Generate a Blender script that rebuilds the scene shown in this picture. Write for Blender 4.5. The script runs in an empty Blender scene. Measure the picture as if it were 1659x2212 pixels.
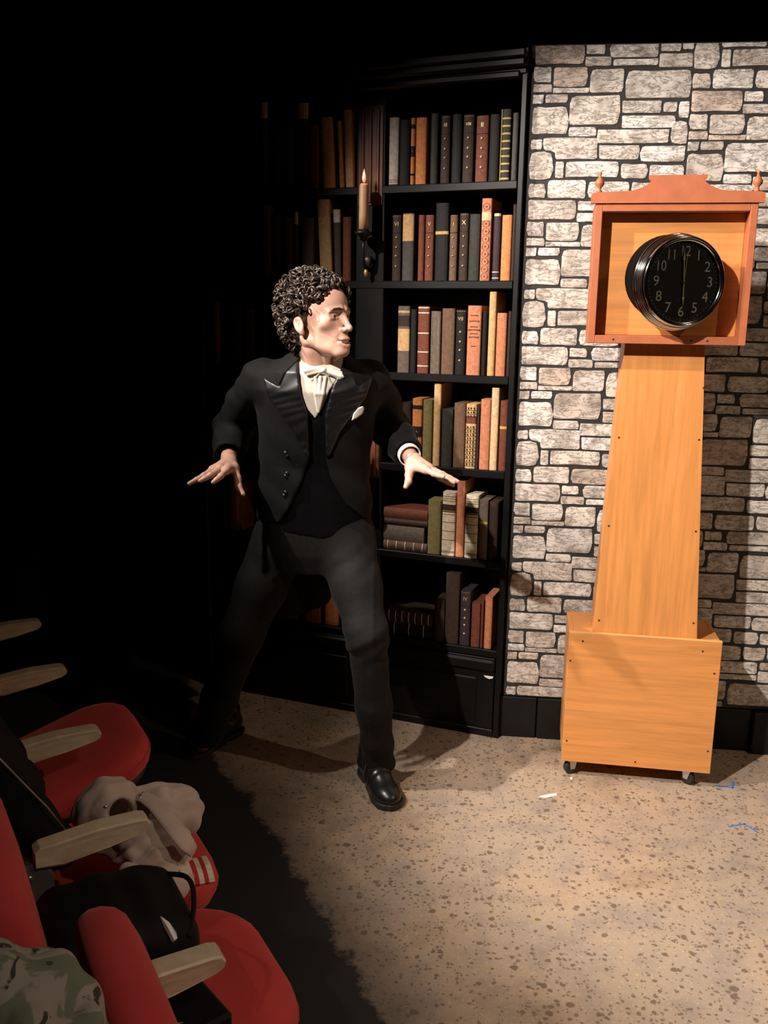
import bpy, math, random
import numpy as np
from mathutils import Vector, Matrix

# ------------------------------------------------------------------ camera
F, ROLL, CAMH, Y0 = 1950.0, 0.015, 1.5, 690.0
W_, H_ = 1659.0, 2212.0
PITCH = math.atan((H_/2 - Y0)/F)
FW = np.array([0, math.cos(PITCH), -math.sin(PITCH)])
_R = np.array([1.0, 0, 0]); _U = np.array([0, math.sin(PITCH), math.cos(PITCH)])
CR = math.cos(ROLL)*_R + math.sin(ROLL)*_U
CU = -math.sin(ROLL)*_R + math.cos(ROLL)*_U
CC = np.array([0, 0, CAMH])
sc = bpy.context.scene
col = sc.collection
cd = bpy.data.cameras.new('camera'); cam = bpy.data.objects.new('camera', cd); col.objects.link(cam)
cd.sensor_fit = 'VERTICAL'; cd.sensor_height = 24.0; cd.lens = 24.0*F/H_
cd.clip_start = 0.02; cd.clip_end = 60
cam.matrix_world = Matrix(((CR[0], CU[0], -FW[0], 0), (CR[1], CU[1], -FW[1], 0), (CR[2], CU[2], -FW[2], CAMH), (0, 0, 0, 1)))
sc.camera = cam

def ray(x, y): return FW + CR*(x - W_/2)/F - CU*(y - H_/2)/F
def G(x, y, z=0.0):                      # pixel -> point on the level z
    v = ray(x, y); return CC + v*((z - CAMH)/v[2])
def P(x, y, Y):                          # pixel -> point at the depth Y
    v = ray(x, y); return CC + v*(Y/v[1])
def PL(x, y, p0, n):                     # pixel -> point on a plane
    v = ray(x, y); return CC + v*(np.dot(p0 - CC, n)/np.dot(v, n))
def proj(p):
    d = np.asarray(p) - CC; z = d@FW
    return W_/2 + F*(d@CR)/z, H_/2 - F*(d@CU)/z

# ------------------------------------------------------------------ world, lights, exposure
w = bpy.data.worlds.new('world'); sc.world = w; w.use_nodes = True
w.node_tree.nodes['Background'].inputs[0].default_value = (0.9, 0.85, 1.0, 1)
w.node_tree.nodes['Background'].inputs[1].default_value = 0.0022
sc.view_settings.view_transform = 'Standard'; sc.view_settings.look = 'None'
sc.view_settings.gamma = 1; sc.view_settings.exposure = 0.0
sc.view_settings.use_curve_mapping = False

def spot(name, loc, target, power, angle, blend, color, size=0.06):
    l = bpy.data.lights.new(name, 'SPOT'); l.energy = power; l.spot_size = math.radians(angle); l.spot_blend = blend
    l.color = color; l.shadow_soft_size = size
    o = bpy.data.objects.new(name, l); col.objects.link(o); o.location = loc
    o.rotation_euler = (Vector(target) - Vector(loc)).to_track_quat('-Z', 'Y').to_euler()
    return o
spot('stage_spot_key', (-1.35, 0.60, 3.10), (1.46, 2.73, 0.85), 760, 50, 0.45, (1.0, 0.90, 0.82), 0.03)
spot('stage_spot_second', (-1.72, 2.00, 3.05), (1.15, 2.60, 0.78), 480, 54, 0.7, (1.0, 0.90, 0.82), 0.03)
spot('stage_spot_left', (-2.05, 1.05, 3.15), (1.25, 2.20, 0.30), 110, 42, 0.8, (1.0, 0.88, 0.78), 0.03)
spot('stage_spot_side', (2.7, 0.6, 3.4), (1.0, 2.0, 0.2), 110, 62, 0.8, (1.0, 0.78, 0.56), 0.03)
spot('seat_fill_spot', (0.8, 0.3, 2.3), (-0.20, 1.28, 0.4), 34, 50, 1.0, (1.0, 0.86, 0.76), 0.08)  # unseen fill spot, added to stand in for stage spill on the seats

# ------------------------------------------------------------------ materials
def newmat(name):
    m = bpy.data.materials.new(name); m.use_nodes = True
    nt = m.node_tree; b = nt.nodes['Principled BSDF']
    return m, nt, b
def N(nt, t, **kw):
    n = nt.nodes.new(t)
    for k, v in kw.items():
        if k.startswith('i_'):
            key = k[2:]; key = int(key) if key.isdigit() else key.replace('_', ' ')
            n.inputs[key].default_value = v
        else: setattr(n, k, v)
    return n
def L(nt, a, b): nt.links.new(a, b)
def ramp(nt, fac, stops, interp='LINEAR'):
    r = N(nt, 'ShaderNodeValToRGB'); r.color_ramp.interpolation = interp
    e = r.color_ramp.elements
    while len(e) < len(stops): e.new(0.5)
    for i, (p, c) in enumerate(stops):
        e[i].position = p; e[i].color = (c[0], c[1], c[2], 1) if not isinstance(c, (int, float)) else (c, c, c, 1)
    L(nt, fac, r.inputs[0]); return r
def mix(nt, fac, a, b, mode='MIX'):
    m = N(nt, 'ShaderNodeMix', data_type='RGBA', blend_type=mode)
    for sock, v in ((m.inputs[0], fac), (m.inputs[6], a), (m.inputs[7], b)):
        if hasattr(v, 'links'): L(nt, v, sock)
        elif isinstance(v, (int, float)): sock.default_value = v
        else: sock.default_value = (v[0], v[1], v[2], 1)
    return m.outputs[2]
def math_(nt, op, a, b=None, clamp=False):
    m = N(nt, 'ShaderNodeMath', operation=op, use_clamp=clamp)
    for i, v in enumerate((a, b)):
        if v is None: continue
        if hasattr(v, 'links'): L(nt, v, m.inputs[i])
        else: m.inputs[i].default_value = v
    return m.outputs[0]
def noise(nt, vec, scale, detail=4, rough=0.55, dist=0.0):
    n = N(nt, 'ShaderNodeTexNoise'); n.inputs['Scale'].default_value = scale; n.inputs['Detail'].default_value = detail
    n.inputs['Roughness'].default_value = rough; n.inputs['Distortion'].default_value = dist
    if vec is not None: L(nt, vec, n.inputs['Vector'])
    return n.outputs[0]
def coords(nt, scale=(1, 1, 1), kind='Object'):
    t = N(nt, 'ShaderNodeTexCoord'); mp = N(nt, 'ShaderNodeMapping'); mp.inputs['Scale'].default_value = scale
    L(nt, t.outputs[kind], mp.inputs[0]); return mp.outputs[0]
def bump(nt, b, height, strength, dist=0.002):
    n = N(nt, 'ShaderNodeBump'); n.inputs['Strength'].default_value = strength; n.inputs['Distance'].default_value = dist
    L(nt, height, n.inputs['Height']); L(nt, n.outputs[0], b.inputs['Normal'])

_cache = {}
def basic(name, c, rough=0.6, var=0.15, scale=30, bstr=0.15, metal=0.0, spec=0.5, stretch=(1, 1, 1), sheen=0.0):
    if name in _cache: return _cache[name]
    m, nt, b = newmat(name)
    v = coords(nt, stretch); n = noise(nt, v, scale, 5)
    lo = [x*(1 - var) for x in c]; hi = [min(1, x*(1 + var)) for x in c]
    r = ramp(nt, n, [(0.3, lo), (0.7, hi)]); L(nt, r.outputs[0], b.inputs['Base Color'])
    b.inputs['Roughness'].default_value = rough; b.inputs['Metallic'].default_value = metal
    b.inputs['Specular IOR Level'].default_value = spec
    if sheen: b.inputs['Sheen Weight'].default_value = sheen; b.inputs['Sheen Roughness'].default_value = 0.4
    if bstr: bump(nt, b, n, bstr)
    _cache[name] = m; return m

def wood(name, c, along=(1, 1, 1), var=0.12, rough=0.5):
    if name in _cache: return _cache[name]
    m, nt, b = newmat(name)
    v = coords(nt, along); n1 = noise(nt, v, 60, 6, 0.6, 0.4); n2 = noise(nt, v, 14, 3, 0.5, 0.6)
    lo = [x*(1 - var) for x in c]; hi = [min(1, x*(1 + var)) for x in c]
    r1 = ramp(nt, n1, [(0.32, lo), (0.62, hi)])
    r2 = ramp(nt, n2, [(0.3, (0.93, 0.92, 0.90)), (0.7, (1, 1, 1))])
    L(nt, mix(nt, 1.0, r1.outputs[0], r2.outputs[0], 'MULTIPLY'), b.inputs['Base Color'])
    b.inputs['Roughness'].default_value = rough; bump(nt, b, n1, 0.12, 0.001)
    _cache[name] = m; return m

# ------------------------------------------------------------------ mesh helpers
def _wl(o):
    v = Vector((0, 0, 0))
    while o is not None: v = v + o.location; o = o.parent
    return np.array(v)
def obj(name, V, Fc, mat, parent=None, smooth=False, kind=None, origin=None):
    V = np.asarray(V, dtype=float)
    if origin is None:
        if parent is not None: origin = _wl(parent)
        else:
            lo, hi = V.min(0), V.max(0); origin = np.array([(lo[0]+hi[0])/2, (lo[1]+hi[1])/2, lo[2]])
    me = bpy.data.meshes.new(name); me.from_pydata((V - origin).tolist(), [], [list(map(int, f)) for f in Fc]); me.update()
    if smooth: me.polygons.foreach_set('use_smooth', [True]*len(me.polygons))
    if mat is not None: me.materials.append(mat)
    o = bpy.data.objects.new(name, me); col.objects.link(o)
    if parent is not None:
        o.parent = parent; o.location = Vector(origin - _wl(parent))
    else: o.location = Vector(origin)
    if kind: o['kind'] = kind
    return o
def tag(o, label, cat, group=None):
    o['label'] = label; o['category'] = cat
    if group: o['group'] = group
    return o
def empty(name, loc, label, cat, group=None):
    o = bpy.data.objects.new(name, None); col.objects.link(o); o.location = Vector(loc); o.empty_display_size = 0.05
    return tag(o, label, cat, group)

class MB:
    def __init__(s): s.V = []; s.F = []
    def add(s, V, Fc):
        n = len(s.V); s.V += [list(map(float, v)) for v in V]; s.F += [[i + n for i in f] for f in Fc]; return s
    def hexa(s, c8):                      # 4 bottom/front corners then 4 matching back corners
        return s.add(c8, [(0, 1, 2, 3), (7, 6, 5, 4), (0, 4, 5, 1), (1, 5, 6, 2), (2, 6, 7, 3), (3, 7, 4, 0)])
    def prism(s, poly, off):              # polygon (Nx3) extruded by vector off
        poly = [np.asarray(p, float) for p in poly]; n = len(poly); o = np.asarray(off, float)
        V = poly + [p + o for p in poly]
        return s.add(V, [list(range(n))[::-1], list(range(n, 2*n))] + [(i, (i+1) % n, n+(i+1) % n, n+i) for i in range(n)])
    def box(s, c, ax, ay, az):            # centre and half axes
        c, ax, ay, az = [np.asarray(q, float) for q in (c, ax, ay, az)]
        return s.hexa([c-ax-ay-az, c+ax-ay-az, c+ax+ay-az, c-ax+ay-az, c-ax-ay+az, c+ax-ay+az, c+ax+ay+az, c-ax+ay+az])
    def bevbox(s, c, ax, ay, az, bv=0.004):
        """box with chamfered edges; axes are half vectors"""
        c, ax, ay, az = [np.asarray(q, float) for q in (c, ax, ay, az)]
        A = [ax, ay, az]; L_ = [np.linalg.norm(q) for q in A]; U = [q/l for q, l in zip(A, L_)]
        idx = {}; V = []
        for sx in (-1, 1):
            for sy in (-1, 1):
                for sz in (-1, 1):
                    sg = (sx, sy, sz)
                    for k in range(3):
                        p = c.copy()
                        for j in range(3): p = p + U[j]*sg[j]*(L_[j] - (0 if j == k else bv))
                        idx[sg + (k,)] = len(V); V.append(p)
        Fc = []
        for k in range(3):
            i, j = [(1, 2), (2, 0), (0, 1)][k]
            for sgk in (-1, 1):
                q = []
                for a, b_ in ((-1, -1), (1, -1), (1, 1), (-1, 1)):
                    sg = [0, 0, 0]; sg[k] = sgk; sg[i] = a; sg[j] = b_; q.append(idx[tuple(sg) + (k,)])
                Fc.append(q if sgk > 0 else q[::-1])
        for k in range(3):                # edges along axis k
            i, j = [(1, 2), (2, 0), (0, 1)][k]
            for a in (-1, 1):
                for b_ in (-1, 1):
                    sg0 = [0, 0, 0]; sg0[i] = a; sg0[j] = b_; sg0[k] = -1; sg1 = list(sg0); sg1[k] = 1
                    q = [idx[tuple(sg0)+(i,)], idx[tuple(sg1)+(i,)], idx[tuple(sg1)+(j,)], idx[tuple(sg0)+(j,)]]
                    Fc.append(q if a*b_ < 0 else q[::-1])
        for sx in (-1, 1):
            for sy in (-1, 1):
                for sz in (-1, 1):
                    q = [idx[(sx, sy, sz, k)] for k in range(3)]
                    Fc.append(q if sx*sy*sz > 0 else q[::-1])
        return s.add(V, Fc)
    def lathe(s, o, axis, prof, n=20, ref=None, cap=True):
        """prof: (radius, height) along axis from o"""
        o = np.asarray(o, float); axis = np.asarray(axis, float); axis = axis/np.linalg.norm(axis)
        ref = np.array([0, 0, 1.0]) if ref is None and abs(axis[2]) < 0.9 else (np.array([1.0, 0, 0]) if ref is None else np.asarray(ref, float))
        u = np.cross(axis, ref); u /= np.linalg.norm(u); v = np.cross(axis, u)
        V = []; Fc = []
        for r, h in prof:
            for k in range(n):
                a = 2*math.pi*k/n; V.append(o + axis*h + r*(u*math.cos(a) + v*math.sin(a)))
        for i in range(len(prof)-1):
            for k in range(n):
                k2 = (k+1) % n; Fc.append((i*n+k, i*n+k2, (i+1)*n+k2, (i+1)*n+k))
        if cap:
            Fc.append(list(range(n))[::-1]); Fc.append([(len(prof)-1)*n+k for k in range(n)])
        return s.add(V, Fc)
    def tube(s, pts, rad, n=8, closed=False):
        pts = [np.asarray(p, float) for p in pts]; m = len(pts)
        rad = rad if hasattr(rad, '__len__') else [rad]*m
        t = []
        for i in range(m):
            a = pts[(i-1) % m] if (closed or i > 0) else pts[i]; b_ = pts[(i+1) % m] if (closed or i < m-1) else pts[i]
            d = b_ - a; t.append(d/(np.linalg.norm(d)+1e-12))
        up = np.array([0, 0, 1.0]) if abs(t[0][2]) < 0.9 else np.array([1.0, 0, 0])
        V = []; Fc = []
        u = np.cross(t[0], up); u /= np.linalg.norm(u)
        for i in range(m):
            u = u - t[i]*np.dot(u, t[i]); u /= np.linalg.norm(u)+1e-12; v = np.cross(t[i], u)
            for k in range(n):
                a = 2*math.pi*k/n; V.append(pts[i] + rad[i]*(u*math.cos(a) + v*math.sin(a)))
        for i in range(m if closed else m-1):
            j = (i+1) % m
            for k in range(n):
                k2 = (k+1) % n; Fc.append((i*n+k, i*n+k2, j*n+k2, j*n+k))
        if not closed: Fc.append(list(range(n))[::-1]); Fc.append([(m-1)*n+k for k in range(n)])
        return s.add(V, Fc)
    def build(s, name, mat, parent=None, smooth=False, kind=None, origin=None):
        return obj(name, s.V, s.F, mat, parent, smooth, kind, origin)

def text_mesh(name, body, size, mat, parent, org, ex, ey, ez, depth=0.0008):
    """flat lettering centred on org, reading along ex with ey up, raised towards ez"""
    cu = bpy.data.curves.new(name, 'FONT'); cu.body = body; cu.size = size; cu.align_x = 'CENTER'; cu.align_y = 'CENTER'
    cu.extrude = depth; cu.resolution_u = 3
    t = bpy.data.objects.new('tmp', cu); col.objects.link(t)
    dg = bpy.context.evaluated_depsgraph_get()
    me = bpy.data.meshes.new_from_object(t.evaluated_get(dg)); V = np.array([v.co[:] for v in me.vertices]); Fc = [list(p.vertices) for p in me.polygons]
    bpy.data.objects.remove(t); bpy.data.curves.remove(cu); bpy.data.meshes.remove(me)
    Wd = np.asarray(org) + V[:, :1]*np.asarray(ex) + V[:, 1:2]*np.asarray(ey) + V[:, 2:3]*np.asarray(ez)
    return obj(name, Wd, Fc, mat, parent)

rng = random.Random(7)
Zk = np.array([0, 0, 1.0])

# ================================================================== FLOOR
def floor_mat():
    m, nt, b = newmat('painted_stage_floor')
    v = coords(nt)
    big = noise(nt, v, 2.2, 4, 0.6); mid = noise(nt, v, 9, 5, 0.6)
    base = ramp(nt, big, [(0.28, (0.22, 0.15, 0.095)), (0.44, (0.39, 0.285, 0.195)), (0.58, (0.34, 0.265, 0.20)), (0.76, (0.42, 0.30, 0.19))])
    c = mix(nt, ramp(nt, mid, [(0.47, 0.0), (0.72, 0.65)]).outputs[0], base.outputs[0], (0.20, 0.165, 0.145))
    fine = noise(nt, v, 120, 3, 0.6)
    c = mix(nt, ramp(nt, fine, [(0.56, 0.0), (0.75, 0.5)]).outputs[0], c, (0.60, 0.50, 0.40))
    yel = noise(nt, v, 26, 2, 0.5)
    c = mix(nt, ramp(nt, yel, [(0.68, 0.0), (0.74, 0.5)]).outputs[0], c, (0.42, 0.29, 0.06))
    # dark blots, two sizes
    wob = noise(nt, v, 60, 3); vv = N(nt, 'ShaderNodeVectorMath', operation='ADD'); L(nt, v, vv.inputs[0])
    off = N(nt, 'ShaderNodeVectorMath', operation='SCALE'); off.inputs['Scale'].default_value = 0.016
    cn = N(nt, 'ShaderNodeTexNoise'); cn.inputs['Scale'].default_value = 45; L(nt, v, cn.inputs['Vector']); L(nt, cn.outputs[1], off.inputs[0]); L(nt, off.outputs[0], vv.inputs[1])
    for sc_, thr, keep, colr in ((34, 0.38, 0.40, (0.12, 0.08, 0.052)), (58, 0.46, 0.62, (0.13, 0.09, 0.062)), (100, 0.50, 0.70, (0.16, 0.115, 0.082))):
        vo = N(nt, 'ShaderNodeTexVoronoi'); vo.inputs['Scale'].default_value = sc_; L(nt, vv.outputs[0], vo.inputs['Vector'])
        sep = N(nt, 'ShaderNodeSeparateColor'); L(nt, vo.outputs['Color'], sep.inputs[0])
        rad = math_(nt, 'MULTIPLY', sep.outputs[1], thr)
        inside = math_(nt, 'SUBTRACT', rad, vo.outputs['Distance'])
        s1 = math_(nt, 'MULTIPLY', inside, 14, True)
        pick = math_(nt, 'LESS_THAN', sep.outputs[0], keep)
        f = math_(nt, 'MULTIPLY', math_(nt, 'MULTIPLY', s1, pick), 0.84)
        c = mix(nt, f, c, colr)
    # black-painted house floor: ragged paint edge given as x(y)
    sp = N(nt, 'ShaderNodeSeparateXYZ'); geo = N(nt, 'ShaderNodeTexCoord'); L(nt, geo.outputs['Object'], sp.inputs[0])
    pts = [G(x, y) for x, y in ((840, 2230), (790, 2120), (735, 2030), (680, 1940), (590, 1800), (530, 1712), (474, 1650), (440, 1600))]
    ys = [p[1] for p in pts]; ya, yb = 1.0, 3.6
    fc = N(nt, 'ShaderNodeFloatCurve'); cv = fc.mapping.curves[0]
    allp = [(1.0, 0.25)] + [(p[1], p[0]) for p in pts] + [(3.6, -0.82)]
    pp = [((y - ya)/(yb - ya), x + 1.0) for y, x in allp]
    cv.points[0].location = pp[0]; cv.points[-1].location = pp[-1]
    for q in pp[1:-1]: cv.points.new(*q)
    fc.mapping.use_clip = False; fc.mapping.update()
    t = math_(nt, 'DIVIDE', math_(nt, 'SUBTRACT', sp.outputs[1], ya), yb - ya)
    L(nt, t, fc.inputs[1])
    edge = math_(nt, 'SUBTRACT', fc.outputs[0], 1.0)
    rag = math_(nt, 'ADD', math_(nt, 'MULTIPLY', math_(nt, 'SUBTRACT', noise(nt, v, 7, 5, 0.7), 0.5), 0.16), math_(nt, 'MULTIPLY', math_(nt, 'SUBTRACT', noise(nt, v, 45, 3, 0.7), 0.5), 0.06))
    dd = math_(nt, 'ADD', math_(nt, 'SUBTRACT', sp.outputs[0], edge), rag)
    msk = ramp(nt, math_(nt, 'ADD', math_(nt, 'MULTIPLY', dd, 6.0), 0.5), [(0.40, 0.0), (0.56, 1.0)])
    dirty = ramp(nt, math_(nt, 'ADD', math_(nt, 'MULTIPLY', dd, 3.2), 0.2), [(0.2, 1.0), (0.8, 0.0)])   # scuffed band of grey paint along the edge
    c = mix(nt, math_(nt, 'MULTIPLY', dirty.outputs[0], 0.8), c, (0.12, 0.095, 0.075))
    c = mix(nt, msk.outputs[0], (0.022, 0.022, 0.023), c)
    L(nt, c, b.inputs['Base Color']); b.inputs['Roughness'].default_value = 0.55
    bump(nt, b, mid, 0.15, 0.004)
    return m
fl = MB().box((0.5, 1.5, -0.03), (4.0, 0, 0), (0, 3.6, 0), (0, 0, 0.03)).build('floor', floor_mat(), kind='structure', origin=np.zeros(3))

# ================================================================== STONE WALL
wA = G(1083, 1589); wB = G(1625, 1622)
we = wB - wA; we[2] = 0; we /= np.linalg.norm(we)                 # along the wall to the right
wn = np.array([we[1], -we[0], 0.0])                               # towards the camera
def wallpt(x, y): return PL(x, y, wA, wn)
def wuv(x, y):
    p = wallpt(x, y) - wA; return float(p@we), float(p[2])
WTOP = wuv(1145, 97)[1]; WBOT = wuv(1195, 1507)[1]
WL0, WL1 = wuv(1083, 1500), wuv(1145, 98)
TW = wuv(1491, 98)[0] - wuv(1145, 98)[0]; TH = (wuv(1145, 98)[1] - wuv(1131, 435)[1])
black = basic('matt_black_paint', (0.007, 0.007, 0.0075), 0.6, 0.3, 20, 0.1, spec=0.25)
mortar = basic('dark_wall_joint', (0.020, 0.017, 0.015), 0.7, 0.4, 40, 0.2)
WRIGHT = 2.1
def wp(u, z, d=0.0): return wA + we*u + Zk*z + wn*d
wall = MB().hexa([wp(-0.0, WBOT, 0), wp(WRIGHT, WBOT, 0), wp(WRIGHT, WTOP, 0), wp(0.0, WTOP, 0), wp(-0.0, WBOT, -0.03), wp(WRIGHT, WBOT, -0.03), wp(WRIGHT, WTOP, -0.03), wp(0.0, WTOP, -0.03)]).build('wall_back', mortar, kind='structure')

def stone_mat():
    m, nt, b = newmat('weathered_wall_stone')
    oi = N(nt, 'ShaderNodeObjectInfo'); v0 = coords(nt, (1, 1, 1.0))
    sh = N(nt, 'ShaderNodeVectorMath', operation='ADD'); L(nt, v0, sh.inputs[0])
    cmb = N(nt, 'ShaderNodeCombineXYZ')
    for i in range(3): L(nt, math_(nt, 'MULTIPLY', oi.outputs['Random'], 13.0 + 7*i), cmb.inputs[i])
    L(nt, cmb.outputs[0], sh.inputs[1]); v = sh.outputs[0]
    pal = ramp(nt, oi.outputs['Random'], [(0.0, (0.63, 0.56, 0.495)), (0.22, (0.72, 0.665, 0.60)), (0.42, (0.57, 0.495, 0.43)), (0.62, (0.68, 0.605, 0.525)), (0.8, (0.75, 0.70, 0.645)), (0.93, (0.58, 0.455, 0.37)), (1.0, (0.52, 0.39, 0.315))], 'CONSTANT')
    big = noise(nt, v, 16, 5, 0.6)
    c = mix(nt, ramp(nt, big, [(0.46, 0.0), (0.68, 0.85)]).outputs[0], pal.outputs[0], (0.27, 0.22, 0.18))
    mpx = N(nt, 'ShaderNodeMapping'); mpx.inputs['Scale'].default_value = (0.55, 0.55, 1.9); L(nt, v, mpx.inputs[0])
    crk = noise(nt, mpx.outputs[0], 26, 6, 0.65, 0.9)
    rdg = math_(nt, 'ABSOLUTE', math_(nt, 'SUBTRACT', crk, 0.5))
    c = mix(nt, ramp(nt, rdg, [(0.0, 0.85), (0.034, 0.0)]).outputs[0], c, (0.085, 0.065, 0.05))
    sm = noise(nt, v, 70, 4, 0.65)
    c = mix(nt, ramp(nt, sm, [(0.53, 0.0), (0.72, 0.85)]).outputs[0], c, (0.15, 0.12, 0.10))
    L(nt, c, b.inputs['Base Color']); b.inputs['Roughness'].default_value = 0.75
    hb = math_(nt, 'ADD', math_(nt, 'MULTIPLY', big, 0.6), math_(nt, 'MULTIPLY', ramp(nt, rdg, [(0.0, 0.0), (0.05, 1.0)]).outputs[0], 0.35))
    bump(nt, b, hb, 0.35, 0.004)
    return m
stone_m = stone_mat()
# one repeat of the stone pattern: u0,u1,v0,v1 in 965 x 935 units (v downwards)
ST = [(5,315,0,128),(320,435,6,70),(318,478,82,140),(465,760,0,92),(488,760,97,138),(770,890,0,60),(900,968,0,50),(765,968,66,150),
 (5,115,136,232),(126,335,140,258),(350,562,150,296),(572,968,160,330),(5,122,238,290),(128,352,262,294),(5,75,300,358),(83,222,300,352),
 (232,546,305,487),(558,800,340,417),(810,895,350,412),(905,968,345,447),(5,230,368,540),(562,892,428,504),(238,410,494,553),(418,860,510,594),
 (868,968,462,598),(5,78,566,632),(84,425,558,690),(432,682,604,692),(690,966,608,706),(5,150,642,812),(166,222,700,804),(232,562,702,800),
 (575,742,714,810),(752,966,722,806),(5,112,834,926),(122,368,812,930),(380,640,822,928),(652,800,826,924),(810,966,820,924)]
KX, KZ = TW/970.0, TH/935.0
def stone_poly(i):
    if i == 26: return [(84, 566), (96, 559), (255, 556), (412, 560), (425, 572), (422, 630), (426, 680), (414, 690), (280, 686), (174, 690), (164, 680), (160, 650), (140, 640), (100, 634), (88, 622), (82, 595)]
    u0, u1, v0, v1 = ST[i]; g = random.Random(100+i); w_, h_ = u1-u0, v1-v0; r = min(w_, h_)*0.24
    pts = []
    corners = [(u0, v0), (u1, v0), (u1, v1), (u0, v1)]
    for k, (cx, cy) in enumerate(corners):
        sx = 1 if cx == u0 else -1; sy = 1 if cy == v0 else -1
        rr = r*g.uniform(0.35, 1.25)
        a = (cx + sx*rr*0.12, cy + sy*rr); mdl = (cx + sx*rr*0.35, cy + sy*rr*0.3); b_ = (cx + sx*rr, cy + sy*rr*0.1)
        seq = [a, mdl, b_] if k in (0, 2) else [b_, mdl, a]
        pts += seq
        nx, ny = corners[(k+1) % 4]
        q = g.uniform(0.3, 0.7); j = g.uniform(-1, 1)*min(w_, h_)*0.05
        ex, ey = cx + (nx-cx)*q, cy + (ny-cy)*q
        pts.append((ex, ey + j + sy*2) if k in (0, 2) else (ex + j, ey))
    return pts
stone_meshes = {}
def stone_geo(poly):
    """low bevelled pad from outline given in metres around its centre (x right, z up); faces -y"""
    n = len(poly); V = []; d = 0.0026
    for sc_, dep in ((1.0, 0.0), (0.985, -d*0.75), (0.90, -d)):
        for x, z in poly: V.append((x*sc_ if sc_ == 1 else x - math.copysign(min(abs(x)*(1-sc_)*1.0, 0.006 if sc_ > 0.95 else 0.012), x), dep,
                                     z*sc_ if sc_ == 1 else z - math.copysign(min(abs(z)*(1-sc_)*1.6, 0.003 if sc_ > 0.95 else 0.008), z)))
    Fc = []
    for r in range(2):
        for k in range(n):
            k2 = (k+1) % n; Fc.append((r*n+k, r*n+k2, (r+1)*n+k2, (r+1)*n+k)[::-1])
    Fc.append([2*n+k for k in range(n)][::-1])
    return V, Fc
wrot = math.atan2(we[1], we[0])
def clip_poly(poly, axis, lim, keep_less):
    out = []
    for i in range(len(poly)):
        a, b_ = poly[i], poly[(i+1) % len(poly)]
        ia = (a[axis] <= lim) == keep_less; ib = (b_[axis] <= lim) == keep_less
        if ia: out.append(a)
        if ia != ib:
            t = (lim - a[axis])/(b_[axis]-a[axis]+1e-12); out.append((a[0]+(b_[0]-a[0])*t, a[1]+(b_[1]-a[1])*t))
    return out
nst = 0; todo = []
for strip in range(4):
    for rep in range(-1, 6):
        for i in range(len(ST)):
            base_u = 0.006 + strip*TW; topz = WTOP + 0.004 - rep*TH - (285*KZ*strip)
            poly = [(base_u + x*KX, topz - y*KZ) for x, y in stone_poly(i)]
            zc = [p[1] for p in poly]; xc = [p[0] for p in poly]
            if min(zc) > WTOP-0.012 or max(zc) < WBOT+0.012 or min(xc) > WRIGHT - 0.02: continue
            # only what the picture can see, a hand's breadth beyond the frame
            q = proj(wp((min(xc)+max(xc))/2, (min(zc)+max(zc))/2))
            if q[0] > 1790: continue
            cut = False
            if max(zc) > WTOP-0.003: poly = clip_poly(poly, 1, WTOP-0.003, True); cut = True
            if min(zc) < WBOT+0.003: poly = clip_poly(poly, 1, WBOT+0.003, False); cut = True
            if max(xc) > WRIGHT: continue
            if len(poly) < 4: continue
            cx = sum(p[0] for p in poly)/len(poly); cz = sum(p[1] for p in poly)/len(poly)
            todo.append((i if not cut else None, [(x-cx, z-cz) for x, z in poly], cx, cz, q))
            nst += 1
def _seen(t):                              # large, in the frame and clear of the clock first
    q = t[4]; a = (max(p[0] for p in t[1])-min(p[0] for p in t[1]))*(max(p[1] for p in t[1])-min(p[1] for p in t[1]))
    hid = q[0] > 1690 or (1310 < q[0] < 1590 and 460 < q[1] < 730) or (1365 < q[0] < 1500 and 700 < q[1] < 1400) or (1240 < q[0] < 1530 and q[1] > 1400)
    return (hid, -a)
todo.sort(key=_seen)
for key, loc_poly, cx, cz, q in todo[:300]:
    if key is None or key not in stone_meshes:
        V, Fc = stone_geo(loc_poly)
        me = bpy.data.meshes.new('stone'); me.from_pydata(V, [], Fc); me.update(); me.materials.append(stone_m)
        if key is not None: stone_meshes[key] = me
    else: me = stone_meshes[key]
    o = bpy.data.objects.new('stone', me); col.objects.link(o); o.parent = wall
    o.location = Vector(wp(cx, cz, 0.0005)) - wall.location; o.rotation_euler = (0, 0, wrot)
rest = MB()
for key, loc_poly, cx, cz, q in todo[300:]:
    V, Fc = stone_geo(loc_poly); rest.add([wp(cx + x, cz + z, 0.0005 - y) for x, y, z in V], Fc)
rest.build('remaining_stones', stone_m, wall, kind='stuff')
print('stones', nst)
# black skirting boards under the stone paper
bb = MB(); 
bbs = bpy.data.objects.new('baseboard_back', None); col.objects.link(bbs); bbs.location = Vector(wp(0.5, 0, 0)); bbs['kind'] = 'structure'
cuts = [-0.03, wuv(1158, 1560)[0], 0.42, wuv(1619, 1585)[0], 1.35, 1.72, WRIGHT]
for k in range(len(cuts)-1):
    a, c = cuts[k]+0.002, cuts[k+1]-0.002; d = 0.004 + 0.003*(k % 2) + (0.02 if k >= 3 else 0)
    m = (a+c)/2
    MB().bevbox(wp(m, WBOT/2-0.002 + 0.001, d/2-0.01), we*(c-a)/2, wn*(0.012+d/2), Zk*(WBOT/2-0.003), 0.003).build('board', black, bbs)
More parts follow.
